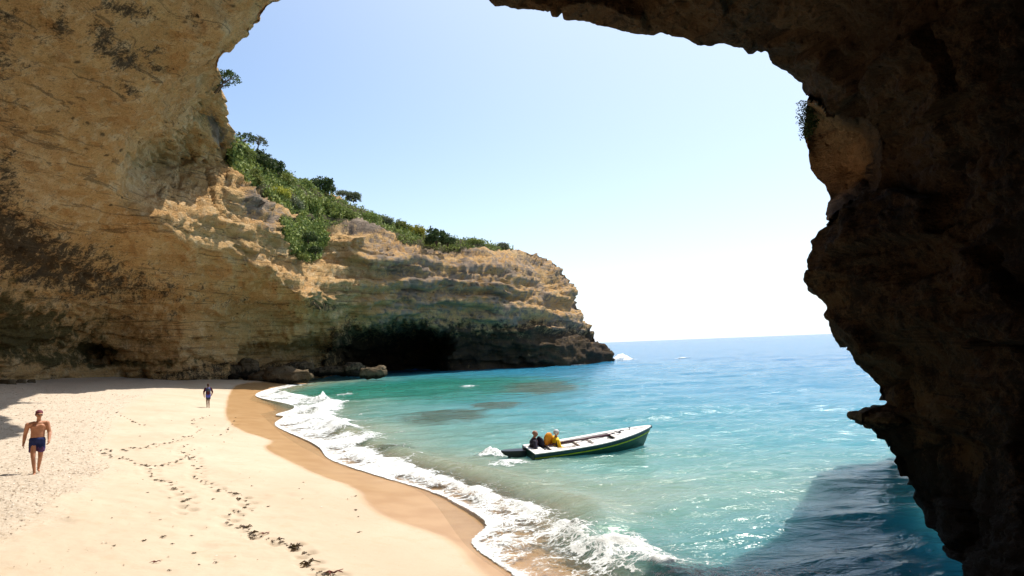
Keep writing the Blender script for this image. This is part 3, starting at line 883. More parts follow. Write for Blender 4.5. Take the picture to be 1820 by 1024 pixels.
# unseen cave shell added to cut sky light; opening shaped to let sun in
def shell():
    A = [at(-300, 790, 47), at(-300, 600, 45), at(-300, 400, 39), at(-300, 200, 32), at(-300, 0, 26), at(-300, -240, 22.2), at(0, -240, 24.3), at(300, -240, 28.3), at(600, -240, 33),
         np.array([-10.5, 26, 28]), np.array([-8.5, 17, 28]), np.array([-4.5, 11.5, 21]), np.array([-1.2, 11.5, 14.5]), at(890, -190, 12.4), at(1200, -190, 11.4), at(1500, -190, 9.9), at(1820, -190, 8.4), at(2270, -190, 6.2), at(2280, 100, 6.5), at(2280, 400, 6.8), at(2280, 800, 6.8), at(2280, 1150, 6)]
    A = np.array(A)
    t_ = np.linspace(0, 1, len(A))
    tt = np.linspace(0, 1, 120)
    A = np.stack([np.interp(tt, t_, A[:, k]) for k in range(3)], -1)
    ang = np.interp(tt, [0, 0.28, 0.55, 0.75, 1.0], np.radians([165, 205, 255, 315, 362]))
    B = np.stack([-12 + 36 * np.cos(ang), 4 + 30 * np.sin(ang), -2 + 0 * ang], -1)
    B[:, 0] = np.minimum(B[:, 0], 15)
    C = (A + B) / 2 + np.stack([0 * tt, 0 * tt, 12 + 8 * np.sin(np.pi * tt)], -1) + (B - B.mean(0)) * 0.25
    C[:, 2] = np.minimum(C[:, 2], 30)
    vs = np.linspace(0, 1, 60)
    G = ((1 - vs) ** 2)[:, None, None] * A + (2 * vs * (1 - vs))[:, None, None] * C + (vs ** 2)[:, None, None] * B
    P = G.reshape(-1, 3)
    idx = np.arange(len(P)).reshape(60, 120)
    F = np.stack([idx[:-1, :-1], idx[1:, :-1], idx[1:, 1:], idx[:-1, 1:]], -1).reshape(-1, 4)
    w = np.repeat(smooth(0, 0.12, vs), 120)
    P = P + (w * 0.9)[:, None] * np.stack([fbm(P * 0.2 + k * 9, 4) for k in range(3)], -1)
    z0 = np.zeros(len(P))
    return mesh_np('cave_roof', P, F, True, {'stain_shade': z0 + 0.3, 'moss': z0, 'grey': z0, 'veg': z0, 'rib': z0})
tag(link('cave_roof', shell(), M_cliff), 'unseen cave roof and back wall closing over the viewer', 'cave roof', kind='structure')  # pale rock here also bounces light onto the left wall

#@@MORE
# ------------------------------------------------------------------ rocks lying at the foot of the cliff
def boulder(name, px, py, depth, sx, sy, sz, seed, label, rz=0.0, sub=5, flat=0.0, zoff=0.0, cat='rock', group=None, wet=0.12):  # last argument paints extra dark into rocks that lie in shade
    bm = bmesh.new()
    bmesh.ops.create_icosphere(bm, subdivisions=sub, radius=1)
    v = np.array([x.co[:] for x in bm.verts])
    s = np.array([sx, sy, sz])
    q = v * s
    u = np.sign(v) * np.abs(v) ** 0.7
    k = max(sx, sz)
    f1, f2, rv = cells(q * 1.1 / k * 1.6 + seed * 3.7)
    d = 0.30 * fbm(q * 1.5 / k + seed * 5, 6, 0.65) * k + 0.24 * k * (rv - 0.5) * smooth(0.02, 0.2, f2 - f1) + 0.05 * fbm(q * 5 / k + seed, 4) * k
    bed = np.tanh(5 * fbm(np.stack([q[:, 0] * .2, q[:, 1] * .2, q[:, 2] * 2.2 / k], -1) + seed, 3)) * 0.05 * k
    P = u * s + v * (d + bed)[:, None]
    for x, c in zip(bm.verts, P): x.co = c
    me = bm_mesh(name, bm, True)
    z = np.zeros(len(P))
    for an, vals in (('stain_shade', smooth(0.1 * sz, -0.6 * sz, P[:, 2]) * 0.6 + wet), ('moss', z), ('grey', z + 0.15), ('veg', z)):
        a_ = me.attributes.new(an, 'FLOAT', 'POINT'); a_.data.foreach_set('value', vals.astype(np.float32))
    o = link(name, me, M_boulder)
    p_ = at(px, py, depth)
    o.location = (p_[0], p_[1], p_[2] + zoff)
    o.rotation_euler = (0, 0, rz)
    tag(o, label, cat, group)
    return o
boulder('boulder', 502, 670, 95.5, 4.6, 1.7, 0.95, 1, 'long flat tawny boulder lying between the beach and the surf', -0.12)
boulder('boulder', 664, 663, 99, 1.9, 1.3, 0.85, 2, 'small dark wedge-shaped boulder in the water before the sea cave', 0.2)
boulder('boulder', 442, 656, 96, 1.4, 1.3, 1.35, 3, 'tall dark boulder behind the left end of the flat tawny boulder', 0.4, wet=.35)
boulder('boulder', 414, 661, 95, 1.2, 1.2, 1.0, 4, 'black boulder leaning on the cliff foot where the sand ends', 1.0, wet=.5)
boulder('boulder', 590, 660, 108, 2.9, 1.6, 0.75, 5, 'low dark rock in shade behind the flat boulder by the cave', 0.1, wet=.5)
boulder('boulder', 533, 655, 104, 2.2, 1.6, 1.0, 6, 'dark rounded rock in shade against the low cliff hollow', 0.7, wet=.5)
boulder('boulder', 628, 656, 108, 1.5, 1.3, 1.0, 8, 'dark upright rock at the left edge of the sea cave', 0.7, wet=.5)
for k, (bx, by, s, lab) in enumerate([(14, 683, .6, 'small dark stone on shaded sand at the left frame edge'), (38, 681, .42, 'second small dark stone on the shaded sand by the wall'), (56, 680, .35, 'smallest dark stone in the row on the shaded sand')]):
    g_ = ground_hit(bx, by)
    o = boulder('beach_stone', bx, by, g_[1], s, s * .8, s * .6, 20 + k, lab, 0.3 * k, 3, zoff=0.1, cat='stone')
# ledge of rock sticking out of the pier
lg = boulder('rock_ledge', 1568, 742, 15.5, 0.52, 0.75, 0.15, 31, None, 0.1, 5, cat=None)
lg.name = 'rock_ledge'
mw = lg.matrix_basis.copy()
lg.parent = pier

# ------------------------------------------------------------------ plants
def leaf_material(name, dark, mid, light):
    t = NT(name)
    g = t.n('ShaderNodeNewGeometry')
    oi = t.n('ShaderNodeObjectInfo')
    c = t.ramp(g.outputs['Random Per Island'], [(0.0, dark), (0.5, mid), (1.0, light)])
    hs = t.n('ShaderNodeHueSaturation')
    t.l(t.math('ADD', 0.485, t.math('MULTIPLY', oi.outputs['Random'], 0.03)), hs.inputs['Hue'])
    t.l(t.math('ADD', 0.85, t.math('MULTIPLY', oi.outputs['Random'], 0.35)), hs.inputs['Value'])
    t.l(c, hs.inputs['Color'])
    t.base(hs.outputs[0]); t.rough(0.6); t.spec(0.25)
    t.b.inputs['Subsurface Weight'].default_value = 0.0
    tr = t.n('ShaderNodeBsdfTranslucent'); t.l(hs.outputs[0], tr.inputs[0])
    mx = t.n('ShaderNodeMixShader'); mx.inputs[0].default_value = 0.25
    out = t.t.nodes['Material Output']
    t.l(t.b.outputs[0], mx.inputs[1]); t.l(tr.outputs[0], mx.inputs[2]); t.l(mx.outputs[0], out.inputs[0])
    return t.m
L_dark = leaf_material('leaf_dark_green', (0.025, 0.045, 0.014), (0.055, 0.085, 0.025), (0.11, 0.145, 0.045))
L_mid = leaf_material('leaf_mid_green', (0.09, 0.115, 0.028), (0.19, 0.225, 0.055), (0.32, 0.34, 0.09))
L_yel = leaf_material('leaf_yellow_green', (0.20, 0.21, 0.03), (0.38, 0.37, 0.05), (0.55, 0.50, 0.08))
L_grey = leaf_material('leaf_grey_green', (0.08, 0.09, 0.05), (0.15, 0.165, 0.09), (0.24, 0.25, 0.15))
M_bark = simple('bark', (0.10, 0.072, 0.05), 0.9, 0.3, 20, 0.1, 0.4)

def leaves(n_clump, per, size, shape=(1, 1, .75), hollow=0.35, seed=0, tuft=0.22, low=-0.35):
    """leaf sprays through the outer part of a crown of radius 1"""
    r = np.random.default_rng(seed)
    c = r.normal(size=(n_clump * 3, 3)); c /= np.linalg.norm(c, axis=1)[:, None]
    c = c[c[:, 2] > low][:n_clump]
    rad = hollow + (1 - hollow) * r.random(len(c)) ** 0.5
    bump_ = 1 + 0.35 * perlin(c * 1.7 + seed * 3.1) + 0.2 * perlin(c * 3.9 + seed)
    C = c * (rad * bump_)[:, None] * np.array(shape)
    V = []; F = []
    n = len(C) * per
    ctr = np.repeat(C, per, 0) + r.normal(size=(n, 3)) * tuft * np.array([1, 1, .7])
    ax = r.normal(size=(n, 3)) + np.repeat(c, per, 0) * 0.9 + np.array([0, 0, .35]); ax /= np.linalg.norm(ax, axis=1)[:, None]
    sd = np.cross(ax, r.normal(size=(n, 3))); sd /= np.linalg.norm(sd, axis=1)[:, None]
    L = size * (0.6 + 0.8 * r.random(n))[:, None]
    w = L * 0.42
    p0 = ctr - ax * L * .5; p2 = ctr + ax * L * .5
    nn = np.cross(ax, sd)
    p1 = ctr + sd * w - nn * w * .2; p3 = ctr - sd * w - nn * w * .2
    V = np.stack([p0, p1, p2, p3], 1).reshape(-1, 3)
    F = np.arange(n * 4).reshape(n, 4)
    return V, F

def tube(bm, pts, r0, r1, seg=6):
    pts = [Vector(p_) for p_ in pts]
    prev = None
    for k, p_ in enumerate(pts):
        d = (pts[min(k + 1, len(pts) - 1)] - pts[max(k - 1, 0)]).normalized()
        a_ = d.orthogonal().normalized(); b_ = d.cross(a_)
        if prev is not None:
            a_ = (prev - d * prev.dot(d)).normalized(); b_ = d.cross(a_)
        prev = a_
        rr = r0 + (r1 - r0) * k / max(1, len(pts) - 1)
        ring = [bm.verts.new(p_ + a_ * rr * math.cos(2 * math.pi * j / seg) + b_ * rr * math.sin(2 * math.pi * j / seg)) for j in range(seg)]
        if k:
            for j in range(seg):
                bm.faces.new((last[j], last[(j + 1) % seg], ring[(j + 1) % seg], ring[j]))
        else:
            bm.faces.new(ring[::-1])
        last = ring
    bm.faces.new(last)

def stem_mesh(name, h, seed, spread=0.55, n=6, lean=(0, 0)):
    r = random.Random(seed)
    bm = bmesh.new()
    for k in range(n):
        a_ = r.uniform(0, 6.28); s = r.uniform(.2, 1) * spread
        e = Vector((math.cos(a_) * s + lean[0], math.sin(a_) * s + lean[1], h * r.uniform(.6, 1)))
        m_ = e * 0.5 + Vector((r.uniform(-.1, .1), r.uniform(-.1, .1), 0))
        tube(bm, [(0, 0, -.3), m_, e], 0.05, 0.015, 5)
    return bm_mesh(name, bm, True)

PROTO = {}
def proto(kind, k):
    key = (kind, k)
    if key not in PROTO:
        spec = {'round': (150, 22, .13, (1, 1, .8), .55), 'loose': (110, 18, .15, (1, 1, .7), .3), 'flat': (130, 18, .12, (1.2, 1.0, .42), .3), 'spray': (90, 20, .14, (1, 1, .9), .15)}[kind]
        V, F = leaves(spec[0], spec[1], spec[2], spec[3], spec[4], seed=k * 7 + len(kind), tuft=.10 if kind == 'round' else .14)
        PROTO[key] = (mesh_np('foliage', V, F, False), stem_mesh('stem', .55, k))
    return PROTO[key]

def bush(px, py, r_px, kind, mat, label, group=None, depth=None, squash=1.0, name='shrub', dz=0.0, k=0):
    D = float(depthL(np.array([float(px)]), np.array([float(py)]))[0]) if depth is None else depth
    p_ = at(px, py, D - 0.3)
    R = r_px * D / FPX
    root = empty(name, (p_[0], p_[1], p_[2] - 0.35 * R + dz), random.uniform(0, 6.28))
    fm, sm = proto(kind, k)
    f_ = bpy.data.objects.new('foliage', fm.copy() if len(fm.materials) and fm.materials[0] != mat else fm)
    if len(f_.data.materials) == 0: f_.data.materials.append(mat)
    else: f_.data.materials[0] = mat
    COL.objects.link(f_); f_.parent = root
    f_.scale = (R, R, R * squash)
    s_ = bpy.data.objects.new('stem', sm); COL.objects.link(s_); s_.parent = root
    if len(sm.materials) == 0: sm.materials.append(M_bark)
    s_.scale = (R, R, R * squash)
    f_.location = (0, 0, .3 * R * squash); 
    tag(root, label, 'shrub', group)
    return root
G = 'shrubs on the cliff-top slope'
bush(456, 288, 27, 'round', L_dark, 'large dark green shrub at the upper end of the slope, below the small tree', G, k=1)
bush(482, 300, 22, 'round', L_dark, 'dark green shrub on the skyline right of the largest dark shrub', G, k=2)
bush(432, 272, 18, 'loose', L_mid, 'mid green shrub beside the bare rock edge high on the slope', G, k=1)
bush(448, 318, 20, 'round', L_mid, 'round green shrub low on the slope above the grey slab', G, k=3)
bush(505, 322, 18, 'loose', L_mid, 'green shrub between the dark skyline shrubs and the lone dark dome', G, k=2)
bush(541, 327, 13, 'round', L_mid, 'small green shrub left of the lone dark domed shrub', G, k=1)
bush(570, 333, 23, 'round', L_dark, 'lone dark green domed shrub standing out on the skyline', G, k=4)
bush(609, 344, 11, 'flat', L_grey, 'low grey shrub on the skyline right of the dark dome', G, k=1)
bush(628, 352, 14, 'round', L_grey, 'grey-green rounded shrub at the end of the skyline ridge', G, k=2)
bush(494, 345, 19, 'flat', L_yel, 'bright yellow-flowering shrub above the grey slab', G, squash=1.3, k=2)
bush(520, 364, 18, 'loose', L_grey, 'greyish loose shrub right of the yellow shrub above the slab', G, k=3)
bush(548, 366, 23, 'loose', L_mid, 'mid green loose shrub in the middle of the slope', G, k=1)
bush(582, 378, 26, 'round', L_mid, 'broad green shrub above the banded rock wall', G, k=2)
bush(612, 384, 20, 'loose', L_mid, 'green shrub at the right end of the broad green patch', G, k=3)
bush(658, 388, 15, 'flat', L_mid, 'flat green shrub on the cliff edge where the slope narrows', G, squash=1.3, k=3)
bush(684, 394, 14, 'loose', L_grey, 'grey-green shrub on the narrow cliff edge', G, k=2)
bush(712, 404, 16, 'loose', L_mid, 'green shrub left of the second yellow shrub on the edge', G, k=1)
bush(738, 414, 17, 'flat', L_yel, 'yellow-green low shrub on the edge beside the darkest clump', G, squash=1.4, k=3)
bush(776, 424, 21, 'round', L_dark, 'darkest rounded clump on the headland edge', G, k=3, depth=124)
bush(796, 430, 13, 'round', L_dark, 'small dark shrub leaning on the darkest clump', G, k=2, depth=126)
bush(842, 431, 16, 'flat', L_mid, 'flat clipped-looking green shrub on the headland top', G, k=2)
bush(892, 440, 12, 'loose', L_grey, 'small grey shrub last on the headland before it drops', G, k=1)
GG = 'shrubs filling the gully'
bush(514, 402, 11, 'loose', L_mid, 'green shrub at the top of the gully in the cliff', GG, k=2, depth=93)
bush(548, 424, 15, 'loose', L_dark, 'dark green shrub in the middle of the gully', GG, k=3, depth=95)
bush(524, 432, 13, 'loose', L_mid, 'mid green shrub on the left side of the gully', GG, k=1, depth=93)
bush(560, 446, 12, 'loose', L_dark, 'dark shrub at the right of the gully against banded rock', GG, k=2, depth=95)
bush(538, 458, 10, 'loose', L_mid, 'lowest green shrub hanging from the gully', GG, k=3, depth=93)
# ground cover between the shrubs
def ground_cover():
    r = np.random.default_rng(3)
    pts = []
    for vp in VEG_POLYS:
        vp = np.array(vp, float)
        n = 60000
        q_ = np.stack([r.uniform(vp[:, 0].min(), vp[:, 0].max(), n), r.uniform(vp[:, 1].min(), vp[:, 1].max(), n)], 1)
        q_ = q_[inside(vp, q_[:, 0], q_[:, 1])]
        nz = fbm(np.stack([q_[:, 0] * .05, q_[:, 1] * .08, q_[:, 0] * 0], -1), 3)
        pts.append(q_[nz > -0.22][:5200])
    q_ = np.vstack(pts)
    D = depthL(q_[:, 0], q_[:, 1])
    ctr = np.repeat(at(q_[:, 0], q_[:, 1], D - 0.25), 4, 0)
    n = len(ctr)
    ctr = ctr + r.normal(size=(n, 3)) * .3
    ax = r.normal(size=(n, 3)) + np.array([0, 0, .9]); ax /= np.linalg.norm(ax, axis=1)[:, None]
    sd = np.cross(ax, r.normal(size=(n, 3))); sd /= np.linalg.norm(sd, axis=1)[:, None]
    L = (0.24 + 0.3 * r.random(n))[:, None]
    V = np.stack([ctr - ax * L * .5, ctr + sd * L * .3, ctr + ax * L * .6, ctr - sd * L * .3], 1).reshape(-1, 3)
    return mesh_np('scrub', V, np.arange(n * 4).reshape(n, 4), False)
tag(link('scrub', ground_cover(), L_mid), 'low green scrub covering the cliff-top slope and gully', 'scrub', kind='stuff')

def small_tree(px, py, D, r_px, label, lean, k, mat):
    R = r_px * D / FPX
    p_ = at(px, py, D)
    root = empty('tree', (p_[0], p_[1], p_[2] - 0.9 * R))
    bm = bmesh.new()
    rr = random.Random(k)
    tube(bm, [(-lean * R * 1.2, 0, -.4 * R), (-lean * .6 * R, .1 * R, .3 * R), (0, 0, .75 * R)], .10 * R, .05 * R, 7)
    for j in range(7):
        a_ = rr.uniform(0, 6.28); e = rr.uniform(.5, .95)
        tube(bm, [(-.2 * lean * R, 0, .45 * R), (math.cos(a_) * .4 * R, math.sin(a_) * .4 * R, .8 * R), (math.cos(a_) * e * R, math.sin(a_) * e * R, (.8 + rr.uniform(0, .5)) * R)], .04 * R, .01 * R, 5)
    link('trunk', bm_mesh('trunk', bm, True), M_bark, root)
    V, F = leaves(60, 16, .13, (1, 1, .55), .45, seed=k + 50, tuft=.11, low=-.6)
    f_ = link('crown', mesh_np('crown', V * R, F, False), mat, root)
    f_.location = (0, 0, .95 * R)
    tag(root, label, 'tree')
small_tree(402, 138, 52, 22, 'small pine leaning out from the cliff edge just below the cave lip', .8, 2, L_dark)
small_tree(396, 150, 53, 12, 'low bushy tree at the foot of the small leaning pine', .6, 3, L_dark)
small_tree(434, 247, 92, 17, 'small spreading tree at the top of the green slope', .4, 5, L_dark)
small_tree(460, 252, 94, 15, 'thin-leaved tree right of the spreading one at the slope top', .2, 6, L_grey)

# plant hanging from the arch on the right
hp = at(1440, 212, 15.9)
root = empty('hanging_plant', tuple(hp))
V, F = leaves(70, 16, .16, (.8, .8, 1.5), .1, seed=77, tuft=.14, low=-.9)
fo = link('foliage', mesh_np('foliage', V * np.array([.20, .25, .27]), F, False), L_dark, root)
rr = random.Random(5)
bm = bmesh.new()
V2 = []; 
for j in range(26):
    z_ = rr.uniform(-.42, .42); ln = rr.uniform(.14, .30)
    tube(bm, [(.06, 0, z_), (-.5 * ln, rr.uniform(-.1, .1), z_ + .04), (-ln, rr.uniform(-.15, .15), z_ + rr.uniform(-.05, .10))], .007, .003, 4)
link('stem', bm_mesh('stem', bm), M_bark, root)
V = []
r_ = np.random.default_rng(4)
n = 420
c_ = np.stack([-r_.random(n) ** 1.4 * .28, r_.normal(size=n) * .1, r_.uniform(-.45, .45, n)], 1)
ax = r_.normal(size=(n, 3)) + np.array([-.8, 0, .3]); ax /= np.linalg.norm(ax, axis=1)[:, None]
sd = np.cross(ax, r_.normal(size=(n, 3))); sd /= np.linalg.norm(sd, axis=1)[:, None]
L = .035
V = np.stack([c_ - ax * L, c_ + sd * L * .4, c_ + ax * L, c_ - sd * L * .4], 1).reshape(-1, 3)
SPRAY = link('leaf_spray', mesh_np('leaf_spray', V, np.arange(n * 4).reshape(n, 4), False), L_dark, root)
SPRAY['kind'] = 'stuff'
tag(root, 'dark green plant hanging off the pale rib of the arch against the sky', 'plant')

# ------------------------------------------------------------------ surf
M_foam = NT('foam')
t = M_foam
p = t.pos()
fo_ = t.attr('foam')
nv = t.n('ShaderNodeTexNoise'); t.l(p, nv.inputs['Vector']); nv.inputs['Scale'].default_value = 1.6; nv.inputs['Detail'].default_value = 5
vm = t.n('ShaderNodeVectorMath', operation='MULTIPLY_ADD'); t.l(nv.outputs['Color'], vm.inputs[0]); vm.inputs[1].default_value = (1.1, 1.1, 0); t.l(p, vm.inputs[2])
wp = vm.outputs[0]
lace = t.voro(wp, 2.6, 'DISTANCE_TO_EDGE')
lace2 = t.voro(wp, 9.0, 'DISTANCE_TO_EDGE')
wob = t.noise(p, 2.2, 7, 0.72, 0.8)
lc = t.math('ADD', t.math('MULTIPLY', t.rng(lace, 0.0, 0.13, 1, 0), .26), t.math('MULTIPLY', t.rng(lace2, 0.0, 0.2, 1, 0), .22))
f = t.math('ADD', fo_, t.math('ADD', t.math('MULTIPLY', t.math('SUBTRACT', wob, .5), 1.3), t.math('SUBTRACT', lc, .25)))
t.base((0.72, 0.74, 0.74)); t.rough(0.7); t.spec(0.2)
al = t.rng(f, 0.26, 0.66, 0, 0.96)
t.l(al, t.b.inputs['Alpha'])
t.normal(t.bump(t.math('ADD', t.math('MULTIPLY', wob, .6), t.math('MULTIPLY', t.noise(p, 14, 4, .7), .3)), 0.8, 0.10))

# along the swash line: rows follow the shore, columns run out to sea
arc_len = np.concatenate([[0], np.cumsum(np.linalg.norm(np.diff(SHORE, axis=0), axis=1))])
s0 = arc_len[2]; s1 = arc_len[-2]
ss = []
s = s0
while s < s1:
    ss.append(s)
    xx = np.interp(s, arc_len, SHORE[:, 0]); yyy = np.interp(s, arc_len, SHORE[:, 1])
    s += 0.0045 * max(8, math.hypot(xx, yyy))
ss = np.array(ss)
# smoothed centre line with seaward normals
sx_ = np.interp(ss, arc_len, SHORE[:, 0]); sy_ = np.interp(ss, arc_len, SHORE[:, 1])
bx0, by0 = [], []
BSP = BSHORE
bd, bqx, bqy, _, barc = poly_dist(BSP, sx_, sy_, closed=False)
nrm_x = np.interp(sy_, [4, 12, 25, 45, 75, 100], [1.0, .97, .9, .9, .93, .8]); nrm_y = np.interp(sy_, [4, 12, 25, 45, 75, 100], [.1, .25, .45, .42, .2, -.3])
nl = np.hypot(nrm_x, nrm_y); nrm_x /= nl; nrm_y /= nl
oo = np.concatenate([np.linspace(-0.5, 4.5, 110), np.linspace(4.6, 13, 70)])
S_, O_ = np.meshgrid(np.arange(len(ss)), oo, indexing='ij')
FX = sx_[S_] + nrm_x[S_] * O_; FY = sy_[S_] + nrm_y[S_] * O_
d_, _ = shore_d(FX, FY)
off_ = -d_
A_ = ss[S_]
p3 = np.stack([FX, FY, FX * 0], -1).reshape(-1, 3)
nA = fbm(p3 * 0.35, 4).reshape(FX.shape); nB = fbm(p3 * 1.3 + 4, 4).reshape(FX.shape)
w_ = np.interp(FY, [8, 12, 16, 20, 25, 32, 45, 60, 75, 100], [5.5, 5.0, 3.4, 1.7, 2.0, 3.2, 5.2, 5.5, 3.5, 2.0])
w_ = w_ * .86 * (1 + 0.5 * nA)
edge = smooth(-0.02, 0.14, off_)
core = edge * smooth(1.0, 0.55, off_ / w_)
front = np.exp(-((off_ - 0.10) / 0.16) ** 2)
crest = np.exp(-((off_ - w_ * .72) / (0.16 * w_ + .15)) ** 2)
foam = core * (np.interp(FY, [12, 17, 24], [.16, .32, .50]) + 0.45 * nB + 0.45 * nA) + 0.55 * front * edge + 0.42 * crest * (0.7 + nA)
foam += 0.30 * edge * smooth(2.2, 1.0, off_ / w_) * (0.5 + nA)
foam *= edge
fz = np.maximum(wave_z(FX, FY), sand_z(FX, FY) + 0.012) + 0.015
fz += 0.10 * np.clip(core * smooth(.3, .9, foam), 0, 1) * (0.4 + nB) * smooth(.15, .8, off_)
fz += 0.16 * crest * (0.5 + nB)
idx = np.arange(FX.size).reshape(FX.shape)
F = np.stack([idx[:-1, :-1], idx[:-1, 1:], idx[1:, 1:], idx[1:, :-1]], -1).reshape(-1, 4)
fl = foam.ravel()
fk = (fl[F].max(1) > 0.10) & (off_.ravel()[F].min(1) > -.25)
used = np.unique(F[fk]); remap = np.full(FX.size, -1); remap[used] = np.arange(len(used))
VV = np.stack([FX.ravel(), FY.ravel(), fz.ravel()], -1)[used]
tag(link('surf_foam', mesh_np('surf_foam', VV, remap[F[fk]], True, {'foam': fl[used]}), M_foam.m), 'white surf foam washing up the edge of the sand', 'foam', kind='stuff')

def foam_patch(name, px, py, rx, ry, amp, seed, label, n=90, rise=0.0, ang=0.0, level=0.0):
    """a patch of broken water lying on the sea, rx and ry in metres"""
    c0 = on_level(px, py, level)
    u = np.linspace(-1.6, 1.6, n)
    U, Vv = np.meshgrid(u, u, indexing='ij')
    ca, sa = math.cos(ang), math.sin(ang)
    x = c0[0] + U * rx * ca - Vv * ry * sa; y = c0[1] + U * rx * sa + Vv * ry * ca
    p_ = np.stack([U * 1.6 + seed, Vv * 1.6, U * 0], -1).reshape(-1, 3)
    n1 = fbm(p_, 5, .6).reshape(U.shape)
    r2 = np.sqrt(U ** 2 + Vv ** 2)
    fo = amp * smooth(1.35, .1, r2 + n1 * .7)
    z = np.maximum(wave_z(x, y), -.05) + .02 + rise * smooth(1.1, 0, r2) * (.5 + n1) * np.clip(fo, 0, 1.0)
    idx = np.arange(n * n).reshape(n, n)
    F = np.stack([idx[:-1, :-1], idx[1:, :-1], idx[1:, 1:], idx[:-1, 1:]], -1).reshape(-1, 4)
    fl = fo.ravel()
    fk = fl[F].max(1) > .1
    used = np.unique(F[fk]); remap = np.full(n * n, -1); remap[used] = np.arange(len(used))
    me = mesh_np(name, np.stack([x.ravel(), y.ravel(), z.ravel()], -1)[used], remap[F[fk]], True, {'foam': fl[used]})
    return tag(link(name, me, M_foam.m), label, 'foam', kind='stuff')
foam_patch('headland_spray', 1106, 640, 3.4, 6.0, 1.1, 3, 'white wave breaking off the tip of the headland', rise=2.2)
foam_patch('whitecap', 1212, 638, 2.0, 1.6, .95, 5, 'small white crest out at sea right of the headland', rise=.35)
foam_patch('headland_wash', 985, 651, 7.5, 1.6, .85, 8, 'line of white wash along the foot of the headland', ang=.42, rise=.25)
foam_patch('whitecap', 832, 688, 1.3, 1.2, .75, 9, 'small white crest in the green water below the sea cave', rise=.2)
foam_patch('whitecap', 612, 702, 1.2, 2.2, .8, 12, 'white patch of broken water beside the surf near the boulders', rise=.25)
foam_patch('breaker', 572, 712, .9, 5.5, .9, 15, 'steep white breaker peak standing up behind the far surf', rise=1.3, ang=.25)
foam_patch('whitecap', 868, 655, .9, .8, .9, 19, 'tiny white splash at the cave mouth waterline', rise=.5)
foam_patch('boat_wake', 878, 814, .95, .9, 1.05, 22, 'white churned wake behind the stern of the boat', rise=.55)
foam_patch('boat_wake', 905, 828, .9, .7, .72, 25, 'thin foam drifting under the stern of the boat', rise=.1)
foam_patch('whitecap', 1130, 968, .35, .8, .72, 29, 'small splash rising near the shadowed water edge', rise=.25)

# ------------------------------------------------------------------ weed washed up on the sand
M_weed = NT('seaweed'); t = M_weed
g = t.n('ShaderNodeNewGeometry')
t.base(t.ramp(g.outputs['Random Per Island'], [(0, (0.022, 0.013, 0.007)), (.5, (0.06, 0.033, 0.014)), (.8, (0.13, 0.07, 0.025)), (1, (0.10, 0.085, 0.03))])); t.rough(0.6)
M_weed_red = simple('red_weed', (0.16, 0.035, 0.02), 0.6, .4, 30)
def weed_mesh(name, seed, n=14, L=.2):
    r = random.Random(seed)
    bm = bmesh.new()
    for k in range(n):
        a_ = r.gauss(0, .7) + (math.pi if r.random() < .5 else 0)
        x = r.gauss(0, .02); y = r.gauss(0, .012); l_ = L * r.uniform(.4, 1)
        pts = [(x, y, r.uniform(.0, .02)), (x + math.cos(a_) * l_ * .5, y + math.sin(a_) * l_ * .5, r.uniform(.015, .07)), (x + math.cos(a_ + .4) * l_, y + math.sin(a_ + .4) * l_, r.uniform(0, .03))]
        tube(bm, pts, r.uniform(.008, .02), r.uniform(.003, .010), 4)
    return bm_mesh(name, bm, False)
WEED = [weed_mesh('seaweed_clump', k, 7 + 3 * (k % 4), .13 + .03 * (k % 5)) for k in range(9)]
for m_ in WEED: m_.materials.append(M_weed.m)
cnt = 0
def weed(px, py, s=1.0, rz=None, label=None, mesh=None):
    global cnt
    g_ = ground_hit(px, py)
    o = bpy.data.objects.new('seaweed_clump', mesh or WEED[cnt % 9])
    COL.objects.link(o)
    o.location = (g_[0], g_[1], g_[2] + .005)
    o.rotation_euler = (0, 0, random.uniform(0, 6.28) if rz is None else rz)
    o.scale = (s, s, s)
    cnt += 1
    tag(o, label or 'little dark seaweed clump in the winding lines across dry sand', 'seaweed', 'seaweed clumps scattered along the sand')
    return o
for tr in TRAILS_PX:
    T = spline(tr, 10)
    seg = np.concatenate([[0], np.cumsum(np.linalg.norm(np.diff(T, axis=0), axis=1))])
    q_ = 0
    while q_ < seg[-1]:
        x_ = np.interp(q_, seg, T[:, 0]); y_ = np.interp(q_, seg, T[:, 1])
        sc_ = np.interp(y_, [730, 800, 900, 1024], [.62, .52, .46, .44])
        weed(x_ + random.gauss(0, 2.2 + (y_ - 730) * .010), y_ + random.gauss(0, 1.6), sc_ * random.uniform(.5, 1.2))
        q_ += random.uniform(.5, 1.15) * np.interp(y_, [730, 1024], [6, 10])
for k in range(36):
    x_ = random.uniform(180, 640); y_ = random.uniform(750, 1020)
    if y_ > 700 + (x_ - 480) * .9:
        weed(x_, y_, random.uniform(.2, .45))
BIG = [(526, 975, 1.25, 'large brown seaweed heap with green shreds, biggest on the sand'), (437, 941, .9, 'dark tangled weed heap at the bend of the long weed line'), (449, 950, .8, 'second tangle of weed just below the bend of the line'),
       (548, 1004, 1.1, 'weed clump with an upright brown blade near the bottom edge'), (424, 890, .9, 'weed clump at the sharp turn right of the weed line'), (497, 962, .7, 'short weed sprig with an upright red-brown stub')]
for k, (x_, y_, s_, lb) in enumerate(BIG):
    weed(x_, y_, s_, 0.3 * k, lb, None)
rw = weed_mesh('red_weed', 91, 6, .22); rw.materials.append(M_weed_red)
for (x_, y_, s_, lb) in [(592, 1021, 1.0, 'red-brown weed frond at the very bottom of the weed line'), (470, 950, .6, 'reddish weed frond right of the weed bend'), (277, 1001, .5, 'lone reddish weed scrap on bare sand at lower left')]:
    weed(x_, y_, s_, 0.1, lb, rw)

